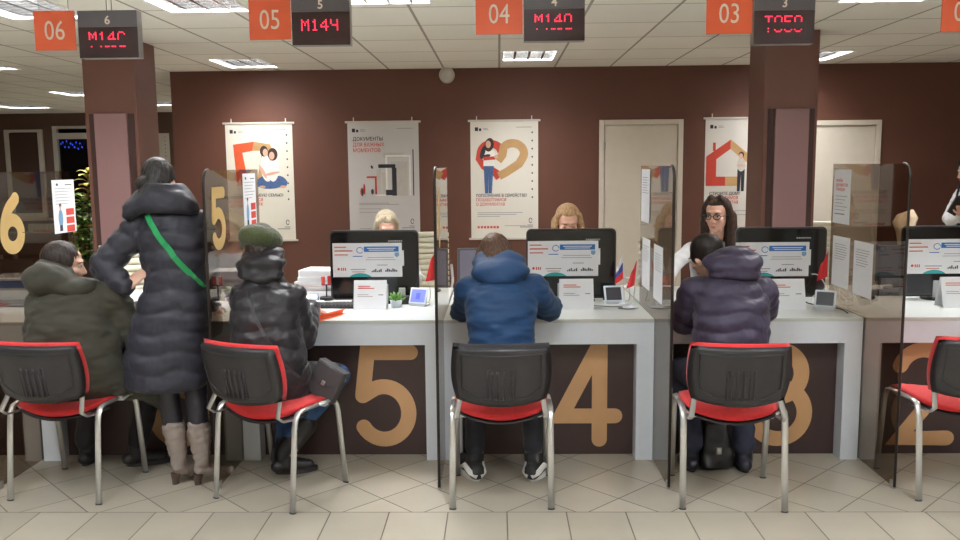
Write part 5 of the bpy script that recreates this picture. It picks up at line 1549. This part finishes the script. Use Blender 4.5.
mb.ell((0, -.03, .045), (.118, .122, .070), Euler((.25, .12, 0)).to_matrix()); mb.ell((-.03, -.07, .04), (.09, .06, .055)); mb.ell((0, -.015, .005), (.102, .112, .03))
part('knitted_hat', mb, KNIT, o, .007, 4, wrinkle=[(.008, 13, (1, 1, 1)), (.002, 60, (1, 1, 1))])
JEAN = mat('blue_denim', (44, 78, 124), .75, var=.2, vscale=18, bump=.2, bscale=200)
mb = MB(B)
for i in (0, 1): mb.chain([J['hip'][i], J['kn'][i], V3(J['an'][i]) + V3((0, 0, .03))], [.085, .068, .052])
part('jeans', mb, JEAN, o, .009, 3, wrinkle=[(.005, 18, (1, 1, 1.5))])
shoe(o, B, (-1.21, 4.422, 0), (-1.015, 4.484, 0), BBOOT, ankle=(-1.17, 4.44, .17), name='boot')
mb = MB(B)
mb.chain([(-1.06, 4.454, .268), (-1.115, 4.42, .19), (-1.165, 4.42, .145)], [.068, .060, .048]); mb.chain([(-1.165, 4.42, .145), (-1.185, 4.44, .052)], [.047, .038])
b_ = part('boot', mb, BBOOT, o, .007, 3)
MB(B).tube([(-1.215, 4.40, .165), (-1.228, 4.415, .10), (-1.215, 4.435, .035), (-1.185, 4.455, .012)], [.012, .014, .014, .010], 10, r2=.034, up=(1, 0, 0)).build('sole', BLACKP, b_, smooth=True)
# her handbag
HB = mat('black_bag_leather', (66, 64, 66), .45, bump=.1, bscale=120)
g = empty('handbag', (-.882, 4.225, .562), 0, 'small black handbag hanging beside the red chair of counter 5', 'bag')
Rb = Matrix.Rotation(math.radians(27), 4, 'Y') @ Matrix.Rotation(math.radians(-20), 4, 'Z')
mb = MB(M=Rb); mb.box((0, 0, 0), (.165, .06, .175)); mb.build('body', HB, g, bevel=.008)
mb = MB(M=Rb); mb.prism([(-.08, -.032, .085), (.08, -.032, .085), (.077, -.032, .01), (.03, -.032, -.012), (-.03, -.032, -.012), (-.077, -.032, .01)], (0, -.005, 0)); mb.box((0, -.0, .0895), (.165, .068, .005)); mb.build('flap', HB, g, bevel=.002)
mb = MB(M=Rb); mb.box((0, -.041, -.004), (.02, .007, .024)); mb.build('clasp', STEEL, g, bevel=.002)
mb = MB(M=Rb)
for s_ in (-1, 1): mb.tube([(s_ * .082 + .008 * math.cos(k), 0, .055 + .008 * math.sin(k)) for k in [2 * PI * j / 10 for j in range(11)]], .002, 6)
mb.build('ring', STEEL, g, smooth=True)
lay_strap('strap', [bvh_of(coat)], B, [(-1.275, 3.6, 1.04), (-1.20, 3.6, .90), (-1.09, 3.6, .72), (-1.0, 3.6, .60)], .017, .004, HB, g, V3(g.location))
MB(V3(g.location)).tube([(-1.0, 4.15, .60), (-.985, 4.175, .635), (-.965, 4.21, .665)], .005, 8).build('strap', BLACKP, g, smooth=True)

# --- person in the blue hooded jacket
J = dict(pelvis=(.01, 4.26, .57), chest=(.01, 4.30, .88), neck=(0, 4.42, 1.06), head=(-.022, 4.50, 1.158), look=(4, -38, 0), hs=1.0,
         sh=((-.15, 4.38, 1.0), (.18, 4.38, 1.0)), el=((-.200, 4.52, .875), (.275, 4.53, .875)), wr=((-.06, 4.80, .85), (.13, 4.80, .85)),
         hand=(((.25, 1, -.1), (0, 0, -1)), ((-.25, 1, -.1), (0, 0, -1))), hip=((-.08, 4.30, .56), (.10, 4.30, .56)), kn=((-.13, 4.60, .52), (.17, 4.60, .52)),
         an=((-.135, 4.40, .11), (.175, 4.40, .11)), toe=((-.19, 4.53, .04), (.235, 4.53, .04)))
o, B, HM = make_person('person in a blue hooded jacket leaning over counter 4', J, SKIN, GRC)
face_parts(o, B, HM, brow=HBROWN)
BLUEJ = fabric('blue_jacket_cloth', (20, 58, 98), .62, .4, 16)
mb = MB(B)
mb.loft([((.015, 4.28, .485), .165, .15), ((.015, 4.26, .56), .172, .17), ((.012, 4.24, .68), .166, .155), ((.01, 4.25, .80), .168, .15), ((.01, 4.29, .92), .188, .15), ((.01, 4.34, 1.01), .182, .135), ((.005, 4.39, 1.07), .13, .105), ((0, 4.42, 1.11), .08, .08)])
mb.chain([J['sh'][0], J['el'][0], (-.075, 4.76, .872)], [.088, .066, .052]); mb.chain([J['sh'][1], J['el'][1], (.145, 4.76, .872)], [.088, .066, .052])
coat = part('jacket', mb, BLUEJ, o, .009, 5, wrinkle=[(.014, 9, (1, 1, 2.2)), (.008, 20, (.6, 1, 2.4))])
mb = MB(B)
mb.ell((.005, 4.35, 1.108), (.156, .092, .062), Euler((.35, 0, 0)).to_matrix()); mb.ell((0, 4.41, 1.148), (.146, .105, .050), Euler((.55, 0, 0)).to_matrix()); mb.ell((.0, 4.322, 1.075), (.115, .065, .048))
part('hood', mb, BLUEJ, o, .008, 4, wrinkle=[(.010, 12, (1, 1, 1.6))])
mb = MB(B); short_hair(mb, HM, 1.0, .06); mb.M = HM
for q_ in (-1, 1): mb.cap((q_ * .07, -.03, .03), (q_ * .095, -.05, -.10), .03, .030)
mb.M = None
part('hair', mb, HBROWN, o, .007, 2, strands=(J['head'], .0022, 24))
mb = MB(B)
for i in (0, 1): mb.chain([J['hip'][i], J['kn'][i], V3(J['an'][i]) + V3((0, 0, .05))], [.086, .07, .055])
part('trousers', mb, fabric('charcoal_trousers', (40, 42, 50), .75, .2, 16), o, .009, 3, wrinkle=[(.006, 16, (1, 1, 1.5))])
SNK = mat('sneaker_black', (40, 40, 42), .6, bump=.2, bscale=90); SNW = mat('sneaker_white', (226, 226, 224), .5); SOCK = mat('grey_sock', (120, 120, 124), .85)
for hl, to, an in (((-.125, 4.31, 0), (-.215, 4.56, 0), J['an'][0]), ((.165, 4.31, 0), (.265, 4.56, 0), J['an'][1])):
    s_ = shoe(o, B, hl, to, SNK, 1.25, sole=SNW, ankle=V3(an) + V3((0, 0, .0)), name='sneaker')
    hl, to = V3(hl), V3(to); d = (to - hl).normalized(); sd = d.cross(V3((0, 0, 1)))
    mb = MB(B)
    for sg in (-1, 1):
        mb.tube([hl - d * .040 + sd * sg * .012 + V3((0, 0, .036)), hl - d * .016 + sd * sg * .042 + V3((0, 0, .058)), hl + d * .05 + sd * sg * .052 + V3((0, 0, .078)), hl + d * .12 + sd * sg * .056 + V3((0, 0, .045))], [.012, .017, .017, .008], 8, r2=.005, up=(0, 0, 1))
    mb.build('side_flash', SNW, s_, smooth=True)
    MB(B).cyl(V3(an) + V3((0, 0, .005)), V3(an) + V3((0, .01, .06)), .046, .046, 18).build('sock', SOCK, s_, smooth=True)

# --- person in the purple puffer
J = dict(pelvis=(1.165, 4.26, .57), chest=(1.17, 4.28, .88), neck=(1.15, 4.37, 1.06), head=(1.088, 4.47, 1.160), look=(32, -22, -8), hs=.95,
         sh=((1.01, 4.36, .99), (1.35, 4.36, .99)), el=((.972, 4.45, .83), (1.402, 4.47, .88)), wr=((1.08, 4.74, .85), (1.30, 4.75, .85)),
         hand=(((.2, 1, -.1), (0, 0, -1)), ((-.2, 1, -.1), (0, 0, -1))), hip=((1.07, 4.30, .56), (1.26, 4.30, .56)), kn=((1.01, 4.62, .52), (1.31, 4.62, .52)),
         an=((1.035, 4.48, .11), (1.315, 4.47, .11)), toe=((1.03, 4.60, .04), (1.33, 4.59, .04)))
o, B, HM = make_person('person with short black hair in a purple puffer, sitting at counter 3', J, SKIN, GRC)
face_parts(o, B, HM, brow=HBLACK)
PURPLE = fabric('purple_puffer', (57, 49, 71), .5, .3, 20, spec=.4)
mb = MB(B)
mb.loft([((1.165, 4.28, .485), .18, .16), ((1.165, 4.26, .56), .19, .18), ((1.165, 4.235, .68), .186, .165), ((1.17, 4.25, .82), .19, .16), ((1.175, 4.28, .94), .19, .15), ((1.18, 4.32, 1.02), .165, .125), ((1.17, 4.35, 1.08), .10, .09)])
mb.chain([J['sh'][0], J['el'][0], (1.07, 4.70, .875)], [.088, .082, .058]); mb.chain([J['sh'][1], J['el'][1], (1.31, 4.71, .875)], [.085, .074, .056])
q = [((1.17, 4.27, .42), (1.17, 4.29, 1.1), .082, .014, .18), (J['sh'][0], J['el'][0], .08, .012, .085), (J['sh'][1], J['el'][1], .08, .011, .08), (J['el'][1], J['wr'][1], .08, .010, .07), (J['el'][0], J['wr'][0], .08, .010, .07)]
coat = part('coat', mb, PURPLE, o, .0085, 4, quilt=q, wrinkle=[(.007, 14, (1, 1, 2)), (.003, 36, (1.5, 1.5, .7))])
mb = MB(B)
mb.ell((1.195, 4.34, 1.145), (.158, .105, .062), Euler((.3, -.02, 0)).to_matrix()); mb.ell((1.20, 4.32, 1.09), (.14, .085, .04)); mb.ell((1.21, 4.37, 1.175), (.115, .09, .055))
part('hood', mb, PURPLE, o, .008, 3, wrinkle=[(.009, 13, (1, 1, 2)), (.003, 36, (1, 1, 1))])
mb = MB(B); short_hair(mb, HM, .95, .02); part('hair', mb, HBLACK, o, .007, 2, strands=(J['head'], .0012, 30))
NJ = mat('dark_denim', (48, 54, 76), .75, var=.2, vscale=18, bump=.2, bscale=200)
mb = MB(B)
for i in (0, 1): mb.chain([J['hip'][i], J['kn'][i], V3(J['an'][i]) + V3((0, 0, .04))], [.09, .074, .062])
part('jeans', mb, NJ, o, .009, 3, wrinkle=[(.006, 16, (1, 1, 1.5))])
DSH = mat('dark_blue_leather', (38, 40, 54), .32, bump=.12, bscale=50)
shoe(o, B, (1.035, 4.44, 0), (1.02, 4.64, 0), DSH, ankle=(1.035, 4.485, .14)); shoe(o, B, (1.315, 4.43, 0), (1.335, 4.63, 0), DSH, ankle=(1.315, 4.475, .14))
# bag on the floor between the shoes
g = empty('floor_bag', (1.175, 4.50, 0), .1, 'black bag on the floor under the chair of the purple jacket', 'bag')
mb = MB(V3((0, 0, 0)))
mb.loft([((0, 0, .012), .085, .06), ((0, 0, .03), .098, .072), ((0, 0, .12), .092, .062), ((.0, .01, .20), .075, .045), ((0, .015, .25), .06, .02)], 24, 3)
mesh_obj('body', remesh(mb, .008, 3, wrinkle=[(.012, 16, (1, 1, 1))]), BBOOT, g, True)
MB().tube([(-.05, .01, .235), (-.04, .012, .31), (0, .015, .335), (.04, .012, .31), (.05, .01, .235)], .006, 8).build('handle', BBOOT, g, smooth=True)
MB().box((-.01, -.069, .12), (.03, .012, .04)).build('buckle', STEEL, g, bevel=.004)

# --- staff
SHIRT = fabric('white_shirt', (226, 226, 228), .7, .2, 16)
DKSK = fabric('dark_office_cloth', (38, 37, 42), .75, .15, 20)
def officer(label, x, y, hz, look, hairm, skin, style, arms=None, hs=1.0, lids=False, glasses=False, lean=.1, vest=False):
    """seated officer facing the visitors (-Y)"""
    f = -1
    J = dict(pelvis=(x, y + lean + .10, .55), chest=(x, y + lean, .86), neck=(x, y + .045, hz - .165), head=(x, y, hz), look=look, hs=hs, yaw=PI, flip=True,
             sh=((x - .165, y + .08, hz - .245), (x + .165, y + .08, hz - .245)), el=((x - .22, y - .06, hz - .40), (x + .22, y - .06, hz - .40)), wr=((x - .12, y - .25, .87), (x + .12, y - .25, .87)),
             hand=(((.2, -1, -.1), (0, 0, -1)), ((-.2, -1, -.1), (0, 0, -1))), hip=((x - .09, y + .16, .53), (x + .09, y + .16, .53)), kn=((x - .1, y - .22, .50), (x + .1, y - .22, .50)),
             an=((x - .1, y - .16, .10), (x + .1, y - .16, .10)), toe=((x - .1, y - .28, .04), (x + .1, y - .28, .04)))
    if arms: J.update(arms)
    o, B, HM = make_person(label, J, skin, GRS, .0052)
    face_parts(o, B, HM, hs, brow=hairm, lids=lids)
    mb = MB(B)
    mb.loft([((x, y + lean + .10, .46), .16, .12), ((x, y + lean + .08, .60), .155, .115), ((x, y + lean, .78), .155, .115), ((x, y + .09, hz - .34), .175, .115), ((x, y + .07, hz - .235), .155, .09), ((x, y + .06, hz - .19), .085, .07)])
    for i in (0, 1):
        w0 = V3(J['wr'][i]); e0 = V3(J['el'][i]); mb.chain([J['sh'][i], e0, e0 + (w0 - e0) * .9], [.062, .052, .038])
    part('shirt', mb, SHIRT, o, .009, 3, wrinkle=[(.006, 16, (1, 1, 1.6))])
    mb = MB(B)
    for i in (0, 1): mb.chain([J['hip'][i], J['kn'][i], V3(J['an'][i]) + V3((0, 0, .03))], [.09, .065, .05])
    part('trousers', mb, DKSK, o, .012, 3)
    for i in (0, 1): shoe(o, B, V3(J['an'][i]) - V3((0, -.03, .10)), V3(J['toe'][i]) - V3((0, 0.02, .04)), BBOOT)
    mb = MB(B)
    S = HM @ Matrix.Scale(hs, 4)
    mb.M = S
    mb.ell((0, -.030, .038), (.083, .093, .083), n=28, m=18); mb.ell((0, -.05, -.02), (.080, .06, .10)); mb.ell((0, -.004, .080), (.064, .076, .042))
    if style == 'long':
        for q in (-1, 1):
            mb.chain([(q * .030, .030, .112), (q * .082, .012, .05), (q * .094, .0, -.06), (q * .094, -.01, -.19)], [.026, .022, .026, .032])
            mb.chain([(q * .06, -.05, -.02), (q * .08, -.04, -.20)], [.05, .04])
        mb.chain([(0, -.08, 0), (0, -.075, -.20)], [.06, .05])
    elif style == 'bob':
        for q in (-1, 1):
            mb.chain([(q * .02, .030, .110), (q * .072, .026, .062), (q * .092, .010, -.03), (q * .094, .008, -.13)], [.020, .020, .022, .020])
            mb.cap((q * .06, -.05, -.02), (q * .07, -.04, -.12), .05, .04)
    else:
        for q in (-1, 1): mb.chain([(q * .03, .045, .105), (q * .074, .02, .05), (q * .08, -.01, -.03)], [.02, .022, .02])
        mb.ell((0, -.11, .02), (.045, .04, .045))
    mb.M = None
    part('hair', mb, hairm, o, .006, 2, strands=(J['head'], .0011, 30))
    if glasses:
        mb = MB(B, S)
        for q in (-1, 1):
            mb.tube([(q * .031 + .023 * math.cos(t), .101 - abs(.023 * math.cos(t) + .0) * .12, .002 + .017 * math.sin(t)) for t in [2 * PI * k / 20 for k in range(21)]], .0032, 6, cap=False)
            mb.tube([(q * .054, .097, .006), (q * .077, .06, .006), (q * .080, -.01, .0)], .002, 6)
        mb.tube([(-.008, .103, .004), (0, .105, .006), (.008, .103, .004)], .002, 6)
        mb.build('glasses', BLACKP, o, smooth=True)
    if vest:
        mb = MB(B)
        for s_ in (-1, 1): mb.tube([(x + s_ * .075, y - .028, hz - .265), (x + s_ * .075, y - .02, hz - .20), (x + s_ * .08, y + .06, hz - .165), (x + s_ * .085, y + .16, hz - .24)], .006, 8, r2=.022, up=(0, 1, 0))
        mb.build('dark_braces', DKSK, o, smooth=True)
    return o
officer('blonde woman looking down behind the monitor of counter 5', -0.855, 6.45, 1.195, (180 + 14, -26, 0), HASH, SKINP, 'bun', lids=True)
officer('blonde woman with shoulder length hair behind the monitor of counter 4', 0.485, 5.98, 1.250, (180, -20, 0), HBLOND, SKINP, 'bob', hs=1.04, lids=True)
officer('dark haired woman with glasses reaching her arm aside behind counter 3', 1.560, 6.10, 1.285, (146, -6, 0), HDKBR, SKINP, 'long', dict(
    sh=((1.40, 6.15, 1.035), (1.715, 6.17, 1.02)), el=((1.25, 6.00, .955), (1.80, 6.04, .87)), wr=((1.17, 5.79, .89), (1.70, 5.84, .87)), hand=(((-.3, -1, -.25), (0, 0, -1)), ((-.2, -1, -.1), (0, 0, -1)))), hs=1.09, glasses=True, vest=True)

# --- standing staff member at the right edge
x, y = 4.645, 8.50
J = dict(pelvis=(x, y, .92), chest=(x, y, 1.20), neck=(x, y, 1.40), head=(x - .035, y, 1.545), look=(90, -14, 0), yaw=PI / 2,
         sh=((x + .0, y - .17, 1.33), (x + .0, y + .17, 1.33)), el=((x - .265, y - .16, 1.075), (x - .1, y + .2, 1.07)), wr=((x - .235, y - .30, 1.135), (x - .15, y + .05, 1.10)),
         hand=(((-.1, .25, .97), (-.95, .3, 0)), ((-.4, -.9, .1), (0, 0, 1))), curl=.7, hip=((x, y - .09, .9), (x, y + .09, .9)), kn=((x, y - .09, .5), (x, y + .09, .5)),
         an=((x, y - .09, .10), (x, y + .09, .10)), toe=((x - .13, y - .09, .04), (x - .13, y + .09, .04)))
J['hand'] = (((-.25, .15, .95), (-.3, .95, 0)), ((-.3, -.95, .2), (.3, .2, 1)))
o, B, HM = make_person('dark haired person in white shirt standing at the right edge holding a black folder', J, SKINP, GRS, .0052)
face_parts(o, B, HM, brow=HBLACK)
mb = MB(B)
mb.loft([((x, y, .94), .10, .15), ((x, y, 1.05), .105, .15), ((x, y, 1.2), .115, .165), ((x, y, 1.32), .105, .165), ((x, y, 1.385), .08, .11), ((x, y, 1.42), .06, .065)])
for i in (0, 1):
    w0 = V3(J['wr'][i]); e0 = V3(J['el'][i]); mb.chain([J['sh'][i], e0, e0 + (w0 - e0) * .85], [.062, .058, .04])
part('shirt', mb, SHIRT, o, .009, 3, wrinkle=[(.007, 16, (1, 1, 1.6))])
mb = MB(B); mb.loft([((x, y, .45), .13, .17), ((x, y, .7), .125, .175), ((x, y, .9), .12, .17), ((x, y, 1.04), .112, .158)]); part('skirt', mb, DKSK, o, .010, 3)
mb = MB(B); mb.tube([(x - .115, y - .03, 1.30), (x - .075, y - .07, 1.41), (x + .04, y - .06, 1.44), (x + .04, y + .06, 1.44), (x - .075, y + .07, 1.41), (x - .115, y + .03, 1.30)], .012, 8); mb.tube([(x - .115, y, 1.31), (x - .128, y, 1.16)], [.022, .03], 8, r2=.01, up=(0, 1, 0)); mb.build('neck_scarf', DKSK, o, smooth=True)
mb = MB(B); short_hair(mb, HM); mb.M = HM
for q_ in (-1, 1): mb.chain([(q_ * .03, .05, .10), (q_ * .078, .035, .05), (q_ * .088, .02, -.06), (q_ * .085, .02, -.20)], [.022, .026, .03, .03])
mb.chain([(0, -.08, 0), (0, -.07, -.18)], [.06, .05]); mb.M = None
part('hair', mb, HBLACK, o, .006, 2, strands=(J['head'], .002, 26))
mb = MB(B)
for i in (0, 1): mb.chain([J['hip'][i], J['kn'][i], J['an'][i]], [.08, .056, .040])
part('tights', mb, DKSK, o, .010, 2)
for i in (0, 1): shoe(o, B, (x + .04, J['an'][i][1], 0), (x - .17, J['an'][i][1], 0), BBOOT)
g = empty('black_folder', (x - .29, y - .285, 1.225), 0, 'black folder held by the person at the right edge', 'folder')
Rf = Euler((.15, .45, .3)).to_matrix()
MB().box((0, 0, 0), (.10, .018, .17), Rf).build('cover', BLACKP, g, bevel=.003)
MB().box((.002, 0, 0), (.097, .012, .165), Rf).build('pages', PAPER, g)
